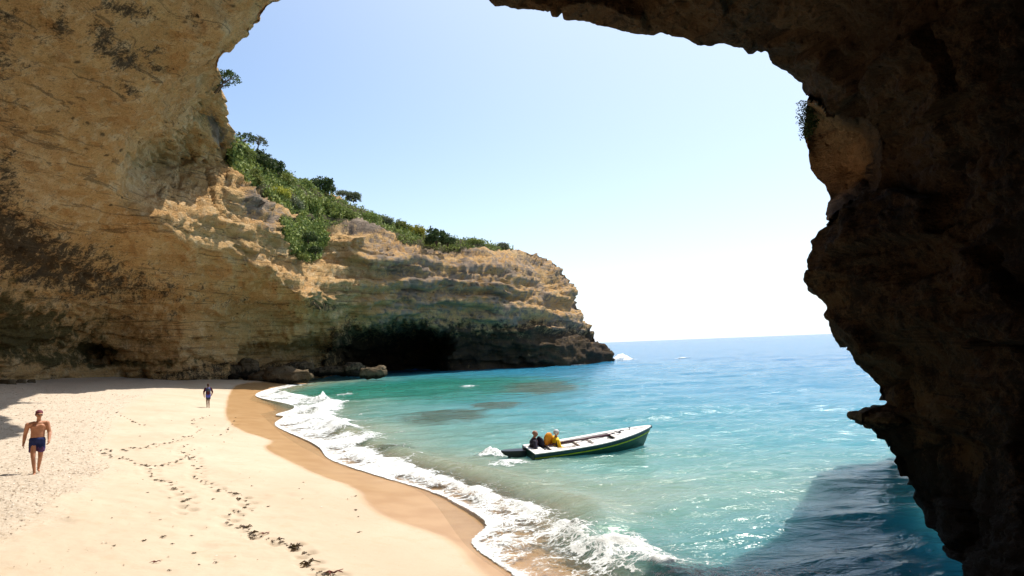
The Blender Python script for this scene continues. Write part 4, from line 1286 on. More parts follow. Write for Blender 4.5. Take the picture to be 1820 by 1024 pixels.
# shell grit and pebbles on the upper beach
def pebbles():
    r = np.random.default_rng(9)
    n0 = 90000
    Y_ = 7.5 * (60 / 7.5) ** r.random(n0)
    X_ = Y_ * r.uniform(-.85, -.2, n0)
    ins = inside(GRAVEL, X_, Y_)
    gd_ = poly_dist(GRAVEL, X_, Y_)[0]
    keepp = np.where(ins, r.random(n0) < .75, r.random(n0) < .02 * np.exp(-gd_ / 4))
    X_ = X_[keepp]; Y_ = Y_[keepp]
    nz = fbm(np.stack([X_ * .7, Y_ * .7, X_ * 0], -1), 3)
    k_ = r.random(len(X_)) < .35 + 1.4 * np.maximum(nz, 0)
    X_ = X_[k_][:38000]; Y_ = Y_[k_][:38000]
    Z_ = sand_z(X_, Y_)
    n = len(X_)
    s = .006 + .016 * r.random(n) ** 3 + .0005 * Y_ * r.random(n)
    octa = np.array([(1, 0, 0), (0, 1, 0), (-1, 0, 0), (0, -1, 0), (0, 0, .6), (0, 0, -.6)], float)
    fo = np.array([(0, 1, 4), (1, 2, 4), (2, 3, 4), (3, 0, 4), (1, 0, 5), (2, 1, 5), (3, 2, 5), (0, 3, 5)])
    a_ = r.random(n) * 6.28
    st = np.stack([s * (1 + r.random(n)), s * (.6 + .5 * r.random(n)), s * (.5 + .5 * r.random(n))], -1)
    V = octa[None] * st[:, None, :]
    Vx = V[..., 0] * np.cos(a_)[:, None] - V[..., 1] * np.sin(a_)[:, None]; Vy = V[..., 0] * np.sin(a_)[:, None] + V[..., 1] * np.cos(a_)[:, None]
    V = np.stack([Vx + X_[:, None], Vy + Y_[:, None], V[..., 2] + Z_[:, None] + .02], -1).reshape(-1, 3)
    F = (fo[None] + (np.arange(n) * 6)[:, None, None]).reshape(-1, 3)
    return mesh_np('gravel', V, F, False)
M_peb = NT('shell_grit'); t = M_peb
g = t.n('ShaderNodeNewGeometry')
t.base(t.ramp(g.outputs['Random Per Island'], [(0, (0.20, 0.14, 0.09)), (.3, (0.46, 0.36, 0.26)), (.7, (0.64, 0.54, 0.43)), (1, (0.76, 0.71, 0.64))])); t.rough(0.8)
tag(link('gravel', pebbles(), M_peb.m), 'shelly gravel strewn over the upper beach on the left', 'gravel', kind='stuff')

# ------------------------------------------------------------------ people
def blobs_to_mesh(name, items, voxel, smooth_iter=4):
    """items: (a, b, ra, rb) tapered limbs or (centre, (rx,ry,rz)) ellipsoids, fused into one skin"""
    bm = bmesh.new()
    for it in items:
        if len(it) == 4:
            a_, b_, ra, rb = Vector(it[0]), Vector(it[1]), it[2], it[3]
            L = (b_ - a_).length
            n = max(2, int(L / (min(ra, rb) * 0.5)) + 1)
            for k in range(n + 1):
                f_ = k / n
                mt = Matrix.Translation(a_.lerp(b_, f_)) @ Matrix.Scale(ra + (rb - ra) * f_, 4)
                bmesh.ops.create_icosphere(bm, subdivisions=2 if voxel < .01 else 1, radius=1.0 if voxel < .01 else 1.06, matrix=mt)
        else:
            c_, r_ = Vector(it[0]), it[1]
            mt = Matrix.Translation(c_)
            if len(it) == 3: mt = mt @ it[2].to_4x4()
            mt = mt @ Matrix.Diagonal((r_[0], r_[1], r_[2], 1))
            bmesh.ops.create_icosphere(bm, subdivisions=3, radius=1, matrix=mt)
    me = bm_mesh(name + '_raw', bm, True)
    ob = bpy.data.objects.new('tmp', me); COL.objects.link(ob)
    md = ob.modifiers.new('r', 'REMESH'); md.mode = 'VOXEL'; md.voxel_size = voxel; md.use_smooth_shade = True
    sm = ob.modifiers.new('s', 'SMOOTH'); sm.iterations = smooth_iter; sm.factor = 0.5
    dg = bpy.context.evaluated_depsgraph_get()
    res = bpy.data.meshes.new_from_object(ob.evaluated_get(dg))
    bpy.data.objects.remove(ob); bpy.data.meshes.remove(me)
    res.name = name
    res.polygons.foreach_set('use_smooth', np.full(len(res.polygons), True))
    res.materials.clear()
    return res

def hand(wrist, direction, side_out, palm_n, s=1.0, curl=0.5):
    """palm, four bent fingers of unequal length and a thumb"""
    w = Vector(wrist); d = Vector(direction).normalized(); n = Vector(palm_n).normalized()
    sv = d.cross(n).normalized()
    if sv.dot(Vector(side_out)) < 0: sv = -sv
    it = [(w, w + d * .045 * s, .026 * s, .030 * s)]
    for k, (o_, ln) in enumerate([(-.030, .062), (-.010, .074), (.010, .079), (.030, .070)]):
        b_ = w + d * .075 * s + sv * o_ * s
        it.append((w + d * .02 * s + sv * o_ * .6 * s, b_, .015 * s, .0125 * s))
        m_ = b_ + (d * math.cos(curl) + n * math.sin(curl)) * ln * .55 * s
        e_ = m_ + (d * math.cos(curl * 2) + n * math.sin(curl * 2)) * ln * .45 * s
        it.append((b_, m_, .0105 * s, .0095 * s)); it.append((m_, e_, .0095 * s, .008 * s))
    tb = w + d * .02 * s + sv * .030 * s
    tm = tb + (d * .6 + sv * .6 + n * .35).normalized() * .042 * s
    it.append((tb, tm, .014 * s, .012 * s)); it.append((tm, tm + (d * .9 + n * .4).normalized() * .035 * s, .0115 * s, .009 * s))
    return it

def head(c_, rot, s=1.0):
    """skull, jaw, nose, brow, ears; face towards -Y before rot"""
    R_ = Euler(rot).to_matrix()
    c_ = Vector(c_)
    def E(p_, r_): return (c_ + R_ @ (Vector(p_) * s), tuple(x * s for x in r_), R_)
    return [E((0, .012, .025), (.076, .095, .092)), E((0, -.02, -.05), (.058, .068, .062)), E((0, -.045, -.085), (.036, .036, .028)), E((0, -.092, -.018), (.013, .020, .022)), E((0, -.083, .005), (.011, .014, .02)),
            E((0, -.072, .030), (.058, .022, .014)), E((.078, .005, -.012), (.010, .022, .032)), E((-.078, .005, -.012), (.010, .022, .032)), E((0, -.082, -.055), (.024, .012, .010))]

M_skin = simple('skin_tan', (0.45, 0.205, 0.115), 0.5, .08, 9, .35)
M_skin_red = simple('skin_ruddy', (0.30, 0.135, 0.085), 0.5, .1, 9, .35)
M_skin_dark = simple('skin_dark', (0.15, 0.07, 0.042), 0.5, .1, 9, .35)
M_navy = simple('navy_cloth', (0.020, 0.030, 0.11), 0.75, .2, 14, .15, .2)
M_purple = simple('purple_cloth', (0.10, 0.05, 0.14), 0.75, .15, 14, .15)
M_maroon = simple('maroon_cap', (0.15, 0.035, 0.05), 0.7, .2, 20, .2)
M_blue = simple('blue_cloth', (0.09, 0.10, 0.42), 0.8, .2, 9, .15, .2)
M_darkred = simple('dark_red_cloth', (0.075, 0.018, 0.022), 0.8, .2, 12, .15, .2)
M_slate = simple('slate_fabric', (0.045, 0.055, 0.075), 0.7, .2, 14, .2, .2)
M_hairbrown = simple('brown_hair', (0.06, 0.025, 0.015), 0.6, .3, 40, .2, .4)
M_hairgrey = simple('grey_hair', (0.5, 0.5, 0.52), 0.7, .2, 40, .2, .3)
M_black = simple('black_plastic', (0.012, 0.013, 0.017), 0.35, .2, 6, .45)
M_yellow = simple('yellow_vest', (0.80, 0.50, 0.012), 0.6, .08, 10, .25, .15)
M_orange = simple('orange_float', (0.75, 0.28, 0.012), 0.5, .1, 10, .3)
M_white = simple('white_paint', (0.78, 0.76, 0.74), 0.5, .05, 7, .35)
M_ink = simple('ink_navy', (0.012, 0.012, 0.028), 0.6, .2, 12, .25)

def walker(loc, rz, H, lean, legs, arms, body_w=1.0, limb=1.0, head_rot=(0, 0, 0), skin=None, name='person', vox=.0085):
    """a standing or striding figure facing -Y before rz; joints scaled for a 1.75 m person. legs/arms are joint lists"""
    k = H / 1.75
    V_ = lambda p_: Vector(p_) * k
    it = []
    pel, wai, che, nek = V_((0, 0, .93)), V_((lean * .25, 0, 1.10)), V_((lean * .7, 0.0, 1.30)), V_((lean, -.01, 1.49))
    it += [(pel, (.165 * k * body_w, .115 * k, .11 * k)), (V_((lean * .2, -.015, 1.05)), (.155 * k * body_w, .115 * k, .12 * k)), (V_((lean * .45, -.01, 1.17)), (.155 * k * body_w, .11 * k, .13 * k)), (V_((lean * .7, -.005, 1.30)), (.178 * k * body_w, .118 * k, .13 * k)), (V_((lean * .85, .0, 1.40)), (.155 * k * body_w, .085 * k, .07 * k))]
    it += [(V_((lean * .3, -.012, 1.11)), (.157 * k * body_w, .115 * k, .12 * k)), (V_((lean * .6, -.008, 1.235)), (.166 * k * body_w, .114 * k, .13 * k)), (V_((0, -.005, .99)), (.160 * k * body_w, .115 * k, .11 * k))]
    for s_ in (-1, 1):
        it.append((V_((lean * .8 + s_ * .075, -.085, 1.33)), (.075 * k, .045 * k, .055 * k)))
    it.append((V_((lean * .9, .01, 1.42)), V_((lean * 1.05, -.015, 1.56)), .062 * k, .054 * k))
    hc = V_((lean * 1.2, -.035, 1.645))
    it += head(hc, head_rot, k)
    for s_, (hip, kne, ank) in zip((-1, 1), legs):
        hip, kne, ank = V_(hip), V_(kne), V_(ank)
        it += [(hip, kne, .090 * k * body_w ** .5, .060 * k), (kne, kne.lerp(ank, .35), .056 * k, .055 * k), (kne.lerp(ank, .35), ank, .055 * k, .036 * k)]
        it += [(ank, ank + V_((0, .03, -.05)), .036 * k, .034 * k), (ank + V_((0, .02, -.055)), ank + V_((s_ * .02, -.14, -.068)), .034 * k, .024 * k), (ank + V_((s_ * .02, -.12, -.066)), ank + V_((s_ * .03, -.185, -.072)), .026 * k, .018 * k)]
    for s_, (sh_, el_, wr_) in zip((-1, 1), arms):
        sh_, el_, wr_ = V_(sh_), V_(el_), V_(wr_)
        it += [(V_((lean * .85 + s_ * .10, 0, 1.41)), sh_, .065 * k, .064 * k), (sh_, el_, .060 * k * limb, .046 * k * limb), (el_, el_.lerp(wr_, .3), .046 * k * limb, .046 * k * limb), (el_.lerp(wr_, .3), wr_, .045 * k * limb, .030 * k * limb)]
        dv = (wr_ - el_).normalized()
        it += hand(wr_, dv, (0, -1, 0), (-s_, 0, 0), k * (1 + (limb - 1) * .6), .45)
    me = blobs_to_mesh('body', it, vox, 6)
    root = empty(name, loc, rz)
    link('body', me, skin, root)
    return root, k, hc

# bather walking towards the viewer on the gravel
g0 = ground_hit(65, 842)
H1 = 1.70
yaw1 = math.atan2(g0[0], g0[1])
legs1 = [((-.095, 0, .90), (-.085, -.13, .49), (-.045, -.17, .085)), ((.095, 0, .90), (.080, -.03, .48), (.035, .24, .14))]
arms1 = [((-.225, 0, 1.38), (-.280, .08, 1.13), (-.315, .05, .88)), ((.220, 0, 1.40), (.285, -.02, 1.13), (.275, -.20, .93))]
root, k1, hc = walker((g0[0], g0[1], g0[2] - .015), -yaw1 * .8 + .1, H1, .03, legs1, arms1, 1.10, 1.16, (.12, .10, .35), M_skin)
tag(root, 'bare-chested person in navy swim shorts and maroon cap walking on the gravel', 'person')
shorts = blobs_to_mesh('shorts', [(Vector((0, 0, .955)) * k1, (.200 * k1, .155 * k1, .125 * k1))] + [(Vector((s_ * .095, 0, .90)) * k1, Vector((s_ * .100, -.03, .70)) * k1, .116 * k1, .104 * k1) for s_ in (-1, 1)], .012, 3)
link('shorts', shorts, M_navy, root)
hem = blobs_to_mesh('shorts_hem', [(Vector((s_ * .100, -.028, .715)) * k1, Vector((s_ * .101, -.033, .68)) * k1,   .1065 * k1, .106 * k1) for s_ in (-1, 1)], .012, 2)
link('shorts_hem', hem, M_purple, root)
Rh = Euler((.12, .10, .35)).to_matrix()
cap = blobs_to_mesh('cap', [(hc + Rh @ Vector((0, .030, .060)), (.088, .100, .074), Rh), (hc + Rh @ Vector((0, .055, .005)), (.086, .070, .075), Rh)], .008, 3)
link('cap', cap, M_maroon, root)
gl = blobs_to_mesh('sunglasses', [(hc + Rh @ Vector((s_ * .032, -.088, .012)), (.026, .012, .018), Rh) for s_ in (-1, 1)] + [(hc + Rh @ Vector((-.03, -.092, .014)), hc + Rh @ Vector((.03, -.092, .014)), .006, .006)] + [(hc + Rh @ Vector((s_ * .055, -.085, .014)), hc + Rh @ Vector((s_ * .082, .0, .008)), .005, .005) for s_ in (-1, 1)], .005, 1)
link('sunglasses', gl, M_black, root)

# walker with a backpack, seen from behind
g1 = ground_hit(370, 725)
yaw2 = math.atan2(g1[0], g1[1])
legs2 = [((-.08, 0, .90), (-.05, -.06, .50), (-.055, .06, .09)), ((.08, 0, .90), (.085, -.08, .50), (.075, -.04, .085))]
arms2 = [((-.20, 0, 1.40), (-.29, .06, 1.14), (-.24, -.08, .96)), ((.20, 0, 1.40), (.29, .05, 1.13), (.27, -.02, .88))]
root2, k2, hc2 = walker((g1[0], g1[1], g1[2] - .01), math.pi - yaw2, 1.82, 0.0, legs2, arms2, 1.05, 1.25, (.15, 0, .2), M_skin_dark, vox=.012)
tag(root2, 'person in blue shirt with backpack walking away along the beach', 'person')
hr = blobs_to_mesh('hair', [(hc2 + Vector((0, .025, .035)), (.088, .098, .090)), (hc2 + Vector((0, .06, -.03)), (.074, .055, .075))], .01, 2)
link('hair', hr, M_hairbrown, root2)
tee = blobs_to_mesh('shirt', [(Vector((0, .0, 1.30)) * k2, (.195 * k2, .135 * k2, .17 * k2)), (Vector((0, 0, 1.08)) * k2, (.18 * k2, .14 * k2, .16 * k2)), (Vector((0, 0, .97)) * k2, (.185 * k2, .148 * k2, .14 * k2)), (Vector((0, 0, .86)) * k2, (.19 * k2, .15 * k2, .13 * k2)), (Vector((0, 0, 1.41)) * k2, (.17 * k2, .10 * k2, .065 * k2))], .013, 3)
link('shirt', tee, M_blue, root2)
slv = blobs_to_mesh('sleeves', [(Vector((s_ * .18, 0, 1.41)) * k2, Vector((s_ * .275, .05, 1.18)) * k2, .082 * k2, .072 * k2) for s_ in (-1, 1)], .013, 2)
link('sleeves', slv, M_darkred, root2)
sho = blobs_to_mesh('shorts', [(Vector((s_ * .08, 0, .86)) * k2, Vector((s_ * .07, -.04, .68)) * k2, .105 * k2, .10 * k2) for s_ in (-1, 1)], .012, 2)
link('shorts', sho, M_slate, root2)
pack = empty('backpack', (0, 0, 0), 0)
pack.matrix_world = root2.matrix_basis @ Matrix.Translation((0, .16 * k2, 1.02 * k2))
bp = blobs_to_mesh('bag', [((0, .04, .20), (.155, .085, .26)), ((0, .05, .06), (.16, .10, .14)), ((0, .03, .36), (.13, .075, .09))], .013, 3)
link('bag', bp, M_slate, pack)
pk = blobs_to_mesh('pocket', [((0, .13, .10), (.115, .045, .12)), ((0, .115, .0), (.12, .05, .05))], .012, 2)
link('pocket', pk, M_darkred, pack)
st_ = blobs_to_mesh('strap', [((s_ * .10, -.02, .36), (s_ * .115, -.17, .42), .022, .02) for s_ in (-1, 1)] + [((s_ * .115, -.17, .42), (s_ * .13, -.29, .24), .02, .02) for s_ in (-1, 1)], .010, 1)
link('strap', st_, M_black, pack)
tag(pack, 'slate and dark red backpack worn by the person walking away', 'backpack')

# ------------------------------------------------------------------ boat
near_stern = on_level(951, 824, 0.0); bow_w = on_level(1141, 806, 0.0)
ax_ = Vector((bow_w[0] - near_stern[0], bow_w[1] - near_stern[1], 0))
BL = ax_.length + .80
ang_b = math.atan2(ax_.y, ax_.x)
BW = .74
# boat frame: x forwards from the transom, y to the far side, z up from the waterline
ob_ = Vector((near_stern[0], near_stern[1], 0)) + Vector((-math.sin(ang_b), math.cos(ang_b), 0)) * (BW * .93)
boat = empty('boat', (ob_.x, ob_.y, 0.0), ang_b)
boat.rotation_euler = (math.radians(6.5), math.radians(-1.2), ang_b)
tag(boat, 'open green motorboat with a white deck and yellow stripe heading out from the beach', 'boat')
def sheer(f_): return .40 + .09 * f_ + .33 * f_ ** 2.6
def halfb(f_): return BW * (1 - .10 * (1 - f_) ** 2) * (max(0.0, 1 - max(0, (f_ - .42) / .585) ** 2.4)) ** .8 + .012
NS = 40
fr = np.linspace(0, 1, NS)
def section(f_, top_in=0.0):
    """outline points of the near half from keel to gunwale: (x, y, z)"""
    h = sheer(f_); b = halfb(f_)
    keel = -.16 + .10 * max(0, (f_ - .8) / .2) ** 2
    pts = []
    for v in np.linspace(0, 1, 14):
        y = b * (1 - (1 - v) ** (2.0 if f_ < .9 else 1.5)) ** .75 * (.80 + .20 * v)
        z = keel + (h - keel) * v ** 1.35
        rake = .40 * max(0, (f_ - .70) / .3) ** 1.5 * (v ** 1.4 - .55)
        pts.append((f_ * (BL - .20) + rake, y, z))
    return pts
secs = [section(f_) for f_ in fr]
bm = bmesh.new()
grid = []
for s_ in secs:
    row = [bm.verts.new((x, -y, z)) for (x, y, z) in s_[::-1]] + [bm.verts.new((x, y, z)) for (x, y, z) in s_[1:]]
    grid.append(row)
for i in range(NS - 1):
    for j in range(len(grid[0]) - 1):
        bm.faces.new((grid[i][j], grid[i + 1][j], grid[i + 1][j + 1], grid[i][j + 1]))
bm.faces.new(grid[0])
M_hull = NT('hull_paint'); t = M_hull
tc = t.n('ShaderNodeTexCoord').outputs['Object']
sx3 = t.n('ShaderNodeSeparateXYZ'); t.l(tc, sx3.inputs[0])
blue_f = t.rng(sx3.outputs['X'], .8, BL * .9, 0, .8)
nzb = t.noise(t.mapping(tc, (1, 1, 4)), 3, 6, .65)
cb = t.mix(t.rng(nzb, .35, .65), (0.008, 0.055, 0.040), (0.016, 0.095, 0.068))
cb = t.mix(t.rng(t.noise(t.mapping(tc, (6, 6, .8)), 2.4, 6, .7), .58, .72, 0, .5), cb, (0.005, 0.022, 0.018))
t.base(cb); t.rough(.32); t.spec(.5)
hull = link('hull', bm_mesh('hull', bm, True), M_hull.m, boat)
# top strake, dark blue green, proud of the hull
def band(name, z0f, z1f, proud, mat, fr_=fr, both=True):
    bm = bmesh.new()
    for side in ((-1, 1) if both else (-1,)):
        rows = []
        for f_ in fr_:
            S_ = np.array(section(f_)); h = sheer(f_)
            ring = []
            for zz in (h - z0f, h - z1f):
                y = np.interp(zz, S_[:, 2], S_[:, 1]); x = np.interp(zz, S_[:, 2], S_[:, 0])
                ring.append((x, y, zz))
            (xa, ya, za), (xb, yb, zb) = ring
            rows.append([bm.verts.new((xa, side * (ya - .01), za)), bm.verts.new((xa + .004 * (f_ > .95), side * (ya + proud), za)), bm.verts.new((xb + .004 * (f_ > .95), side * (yb + proud), zb)), bm.verts.new((xb, side * (yb - .01), zb))])
        for a_, b_ in zip(rows[:-1], rows[1:]):
            for j in range(4):
                bm.faces.new((a_[j], a_[(j + 1) % 4], b_[(j + 1) % 4], b_[j]))
        bm.faces.new(rows[0]); bm.faces.new(rows[-1])
    return link(name, bm_mesh(name, bm, True), mat, boat)
band('top_strake', .004, .115, .014, simple('strake_paint', (0.016, 0.060, 0.085), .35, .2, 5, .5))
band('stripe', .140, .188, .014, simple('stripe_paint', (0.46, 0.54, 0.02), .45, .15, 7, .4))
# flat rail and inner deck
bm = bmesh.new()
rows = []
for f_ in fr:
    x, y, z = section(f_)[-1]
    yi = max(.0, y - .20)
    rows.append([bm.verts.new((x, -y - .018, z + .004)), bm.verts.new((x, -y - .018, z + .034)), bm.verts.new((x, -yi, z + .034)), bm.verts.new((x, -yi, z - .02))])
    rows[-1] += [bm.verts.new((x, yi, z - .02)), bm.verts.new((x, yi, z + .034)), bm.verts.new((x, y + .018, z + .034)), bm.verts.new((x, y + .018, z + .004))]
for a_, b_ in zip(rows[:-1], rows[1:]):
    for j in (0, 1, 2, 4, 5, 6):
        bm.faces.new((a_[j], b_[j], b_[j + 1], a_[j + 1]))
link('gunwale', bm_mesh('gunwale', bm, False), M_white, boat)
M_deck = NT('deck_paint'); t = M_deck
tc = t.n('ShaderNodeTexCoord').outputs['Object']
t.base(t.mix(t.rng(t.noise(tc, 2.5, 7, .7), .5, .72, 0, .6), (0.74, 0.71, 0.68), (0.50, 0.42, 0.36))); t.rough(.6)
def deck_part(name, f0, f1, dz, inset=.15, n=20, thick=.03, mat=None):
    bm = bmesh.new(); rows = []
    for f_ in np.linspace(f0, f1, n):
        x, y, z = section(f_)[-1]
        yi = max(.005, y - inset)
        rows.append([bm.verts.new((x, -yi, z + dz)), bm.verts.new((x, yi, z + dz)), bm.verts.new((x, yi, z + dz - thick)), bm.verts.new((x, -yi, z + dz - thick))])
    for a_, b_ in zip(rows[:-1], rows[1:]):
        for j in range(4):
            bm.faces.new((a_[j], b_[j], b_[(j + 1) % 4], a_[(j + 1) % 4]))
    bm.faces.new(rows[0]); bm.faces.new(rows[-1][::-1])
    return link(name, bm_mesh(name, bm), mat or M_deck.m, boat)
deck_part('floor', .10, .70, -.11)
deck_part('stern_deck', .004, .105, .012, .12)
deck_part('foredeck', .695, .985, .012, .12)
deck_part('thwart', .17, .225, -.025, .13, 4)
deck_part('thwart', .40, .455, -.025, .13, 4)
deck_part('locker_lid', .52, .64, -.03, .24, 6, .09, M_white)
# transom plate
bm = bmesh.new()
x, y, z = section(0)[-1]
bmesh.ops.create_cube(bm, size=1, matrix=Matrix.Translation((-.012, 0, z - .10)) @ Matrix.Diagonal((.05, y * 1.94, .27, 1)))
bmesh.ops.bevel(bm, geom=bm.edges[:], offset=.01, segments=2, affect='EDGES')
link('transom', bm_mesh('transom', bm), simple('transom_paint', (0.010, 0.045, 0.038), .4, .2, 6, .4), boat)
# black outboard motor, tilted, reaching back from the transom
def bevel_box(bm, c_, s_, b_=.02, rot=None):
    m_ = Matrix.Translation(c_)
    if rot is not None: m_ = m_ @ Euler(rot).to_matrix().to_4x4()
    r_ = bmesh.ops.create_cube(bm, size=1, matrix=m_ @ Matrix.Diagonal((*s_, 1)))
    es = list({e for v in r_['verts'] for e in v.link_edges})
    bmesh.ops.bevel(bm, geom=es, offset=b_, segments=2, affect='EDGES')
ym = .30
bm = bmesh.new()
prof = [(-.05, .36, .20), (-.30, .375, .20), (-.62, .39, .17), (-.88, .405, .13), (-1.0, .415, .06)]
low = [(-.05, .06), (-.30, .10), (-.62, .15), (-.88, .25), (-1.0, .375)]
rows = []
for (x, zt, w), (_, zb) in zip(prof, low):
    rows.append([bm.verts.new((x, ym - w, zt)), bm.verts.new((x, ym + w, zt)), bm.verts.new((x, ym + w * .7, zb)), bm.verts.new((x, ym - w * .7, zb))])
for a_, b_ in zip(rows[:-1], rows[1:]):
    for j in range(4): bm.faces.new((a_[j], b_[j], b_[(j + 1) % 4], a_[(j + 1) % 4]))
bm.faces.new(rows[0]); bm.faces.new(rows[-1][::-1])
bmesh.ops.recalc_face_normals(bm, faces=bm.faces[:])
bmesh.ops.bevel(bm, geom=bm.edges[:], offset=.018, segments=2, affect='EDGES')
mot = link('outboard_motor', bm_mesh('outboard_motor', bm, False), M_black, boat)
bm = bmesh.new(); bevel_box(bm, (-.05, ym, .30), (.10, .22, .30), .02)
link('bracket', bm_mesh('bracket', bm), M_black, mot)
bm = bmesh.new(); bevel_box(bm, (-.70, ym, .02), (.13, .05, .34), .02, (0, .35, 0)); bevel_box(bm, (-.78, ym, -.15), (.34, .09, .09), .035)
link('drive_leg', bm_mesh('drive_leg', bm), M_black, mot)
bm = bmesh.new()
for k in range(3):
    bevel_box(bm, (-.97, ym + .07 * math.cos(k * 2.09), -.15 + .07 * math.sin(k * 2.09)), (.015, .12, .06), .006, (k * 2.09, .4, 0))
link('propeller', bm_mesh('propeller', bm), M_black, mot)
# bow fittings
bm = bmesh.new()
xb, yb, zb = section(1)[-1]
bevel_box(bm, (xb + .01, 0, zb - .015), (.09, .10, .12), .025)
link('bow_fender', bm_mesh('bow_fender', bm), M_ink, boat)
bm = bmesh.new(); tube(bm, [(BL * .83, .16, sheer(.86) + .02), (BL * .83, .16, sheer(.86) + .13)], .016, .016, 8); tube(bm, [(BL * .83 - .05, .16, sheer(.86) + .10), (BL * .83 + .05, .16, sheer(.86) + .10)], .012, .012, 8)
link('cleat', bm_mesh('cleat', bm), M_ink, boat)
Mb = boat.matrix_basis.copy()
def on_boat(name, me, mat, loc, rz, label, cat, group=None):
    o = link(name, me, mat)
    o.matrix_world = Mb @ Matrix.Translation(loc) @ Matrix.Rotation(rz, 4, 'Z')
    tag(o, label, cat, group)
    return o
# long dark pole resting on the far rail
bm = bmesh.new()
tube(bm, [(0, 0, 0), (1.2, .0, .012), (2.75, 0, .0)], .036, .044, 10)
po = empty('pole', (0, 0, 0)); po.matrix_world = Mb @ Matrix.Translation((.85, .16, sheer(.3) + .02)) @ Matrix.Rotation(-.05, 4, 'Y') @ Matrix.Rotation(.02, 4, 'Z')
link('shaft', bm_mesh('shaft', bm, True), simple('pole_wood', (0.055, 0.014, 0.020), .4, .25, 8, .4), po)
bm = bmesh.new(); bevel_box(bm, (2.76, 0, 0), (.20, .12, .10), .03); bevel_box(bm, (2.80, -.05, -.05), (.08, .10, .08), .02)
link('end_fitting', bm_mesh('end_fitting', bm), M_ink, po)
tag(po, 'long dark pole lying lengthwise on the boat from stern to bow', 'pole')
anc = bmesh.new()
tube(anc, [(-.16, 0, .03), (.14, 0, .06)], .022, .022, 6); tube(anc, [(-.16, -.14, .04), (-.22, 0, .05), (-.16, .14, .04)], .03, .018, 6); tube(anc, [(.14, -.08, .05), (.14, .08, .05)], .016, .016, 6)
on_boat('anchor', bm_mesh('anchor', anc, True), M_ink, (BL * .745, .10, sheer(.78) + .03), .5, 'small dark anchor lying on the white bow deck', 'anchor')
def coil(r0, turns, seed, thick=.013):
    r = random.Random(seed); bm = bmesh.new(); pts = []
    for k in range(int(turns * 14)):
        a_ = k * .45; rad = r0 * (1 + .25 * math.sin(a_ * .37 + seed)) * r.uniform(.85, 1.15)
        pts.append((math.cos(a_) * rad, math.sin(a_) * rad * .7, .015 + .004 * k / turns * .4 + r.uniform(0, .03)))
    tube(bm, pts, thick, thick, 5)
    return bm_mesh('rope', bm, True)
M_rope = simple('rope_fibre', (0.16, 0.11, 0.06), .9, .4, 30, .1)
M_net = simple('net_twine', (0.42, 0.36, 0.28), .9, .4, 30, .1)
on_boat('rope', coil(.13, 3, 2), M_rope, (1.55, -.22, sheer(.3) - .12), .2, 'heap of brown rope on the deck amidships by the near rail', 'rope')
on_boat('rope', coil(.10, 2.4, 5), M_net, (1.78, -.16, sheer(.35) - .12), .8, 'pale rope coil next to the brown rope heap', 'rope')
on_boat('rope', coil(.12, 3, 7), M_rope, (1.0, -.24, sheer(.2) - .09), .8, 'tangle of dark rope on the deck below the person in yellow', 'rope')
on_boat('net', blobs_to_mesh('net', [((0, 0, .05), (.20, .14, .09)), ((.16, .04, .05), (.13, .12, .08)), ((-.14, .03, .04), (.12, .10, .07))], .02, 1), M_net, (1.18, -.20, sheer(.25) - .15), 0, 'bundle of pale fishing net on the deck at the feet of the person in yellow', 'net')
on_boat('float', blobs_to_mesh('float', [((0, 0, 0), (.20, .11, .26), Euler((0, .2, 0)).to_matrix())], .012, 1), M_orange, (.95, .42, sheer(.2) + .20), .2, 'round orange float propped beside the person in yellow', 'float')
on_boat('seat_pad', blobs_to_mesh('seat_pad', [((0, 0, 0), (.10, .20, .24), Euler((0, -.25, .3)).to_matrix())], .012, 1), M_ink, (.62, .40, sheer(.1) + .14), 0, 'dark oval pad standing up between the two people in the boat', 'pad')

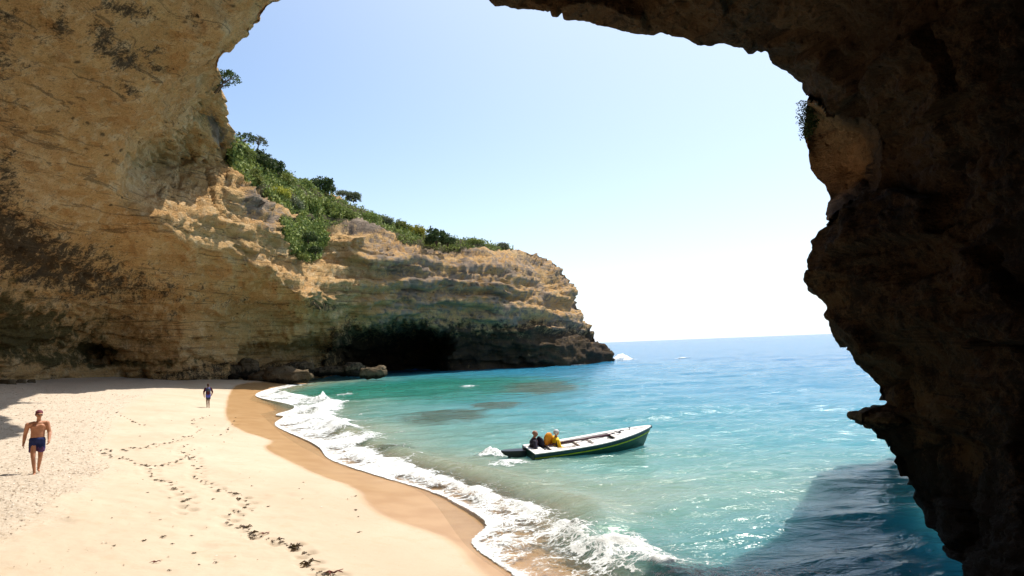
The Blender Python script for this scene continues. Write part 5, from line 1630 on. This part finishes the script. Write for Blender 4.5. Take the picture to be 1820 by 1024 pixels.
# seated people
def sitter(M_, tw, lean, skin, cloth, cloth_name, hand_l, hand_r, head_rot, wide=1.0):
    """seated on a thwart: facing +X in its own frame, hips at the origin"""
    it = [((0, 0, .08), (.13, .17 * wide, .11)), ((lean * .3, 0, .25), (.115, .155 * wide, .13)), ((lean * .7, 0, .40), (.12, .18 * wide, .13)), ((lean * .9, 0, .50), (.09, .165 * wide, .07)), ((lean, 0, .52), (lean * 1.1 + .015, 0, .64), .06, .052)]
    hc_ = Vector((lean * 1.2 + .03, 0, .735))
    hr_ = Matrix.Rotation(head_rot, 3, 'Z') @ Matrix.Rotation(math.pi / 2, 3, 'Z')
    it += [(Vector(a_[0]), a_[1], hr_) for a_ in head((0, 0, 0), (0, 0, 0))]
    it = it[:5] + [(hc_ + hr_ @ a_[0], a_[1], hr_) for a_ in it[5:]]
    for s_ in (-1, 1):
        it += [((0, s_ * .09, .06), (.38, s_ * .12, .09), .085, .06), ((.38, s_ * .12, .09), (.40, s_ * .12, -.24), .055, .038), ((.40, s_ * .12, -.26), (.52, s_ * .13, -.27), .036, .026)]
    for s_, h_ in ((-1, hand_r), (1, hand_l)):
        sh_ = Vector((lean * .9, s_ * .20 * wide, .48)); wr_ = Vector(h_)
        el_ = (sh_ + wr_) * .5 + Vector((-.06, s_ * .07, -.08))
        it += [(sh_, el_, .058, .044), (el_, wr_, .044, .028)] + hand(wr_, wr_ - el_, (0, 0, 1), (0, -s_, 0), 1.0, .8)
    root = empty('person', (0, 0, 0)); root.matrix_world = M_
    link('body', blobs_to_mesh('body', it, .011, 3), skin, root)
    cl = [((lean * .05, 0, .14), (.145, .185 * wide, .13)), ((lean * .3, 0, .25), (.14, .18 * wide, .14)), ((lean * .7, 0, .40), (.145, .205 * wide, .14)), ((lean * .88, 0, .50), (.10, .18 * wide, .07))]
    if cloth_name == 'jacket':
        for s_, h_ in ((-1, hand_r), (1, hand_l)):
            sh_ = Vector((lean * .9, s_ * .20 * wide, .48)); wr_ = Vector(h_); el_ = (sh_ + wr_) * .5 + Vector((-.06, s_ * .07, -.08))
            cl += [(sh_, el_, .074, .060), (el_, el_.lerp(wr_, .85), .060, .046)]
    link(cloth_name, blobs_to_mesh(cloth_name, cl, .013, 3), cloth, root)
    tr_ = []
    for s_ in (-1, 1):
        tr_ += [((0, s_ * .09, .06), (.38, s_ * .12, .09), .10, .073), ((.38, s_ * .12, .09), (.395, s_ * .12, -.15), .07, .055)]
    link('trousers', blobs_to_mesh('trousers', tr_, .014, 2), M_slate, root)
    return root, hc_, hr_
M_dkjacket = simple('dark_jacket', (0.030, 0.026, 0.042), .75, .3, 10, .2, .2)
M_ = Mb @ Matrix.Translation((.30, .38, sheer(.03) - .22)) @ Matrix.Rotation(-.25, 4, 'Z') @ Matrix.Diagonal((1.12, 1.2, .98, 1))
r3, hc3, hr3 = sitter(M_, 0, .05, M_skin_red, M_dkjacket, 'jacket', (.28, .16, .20), (.24, -.26, .14), -.4)
tag(r3, 'bald person in a dark jacket seated at the boat stern', 'person')
link('scarf', blobs_to_mesh('scarf', [((.05, -.02, .545), (.085, .085, .035)), ((.14, -.03, .47), (.15, -.04, .30), .035, .03)], .012, 1), M_darkred, r3)
M_ = Mb @ Matrix.Translation((1.22, .38, sheer(.2) - .28)) @ Matrix.Rotation(-.1, 4, 'Z') @ Matrix.Diagonal((1.12, 1.25, .98, 1))
r4, hc4, hr4 = sitter(M_, 0, .02, M_skin, M_yellow, 'jacket', (.26, .20, .16), (.26, -.20, .16), .5, 1.08)
tag(r4, 'grey-haired person in a bright yellow jacket seated in the boat', 'person')
link('hair', blobs_to_mesh('hair', [(hc4 + hr4 @ Vector((0, .022, .045)), (.085, .098, .082), hr4), (hc4 + hr4 @ Vector((0, .05, -.005)), (.082, .066, .07), hr4)], .009, 2), M_hairgrey, r4)
link('vest_strap', blobs_to_mesh('vest_strap', [((-.02, -.24, .46), (-.02, -.23, .18), .03, .03)], .012, 1), M_ink, r4)
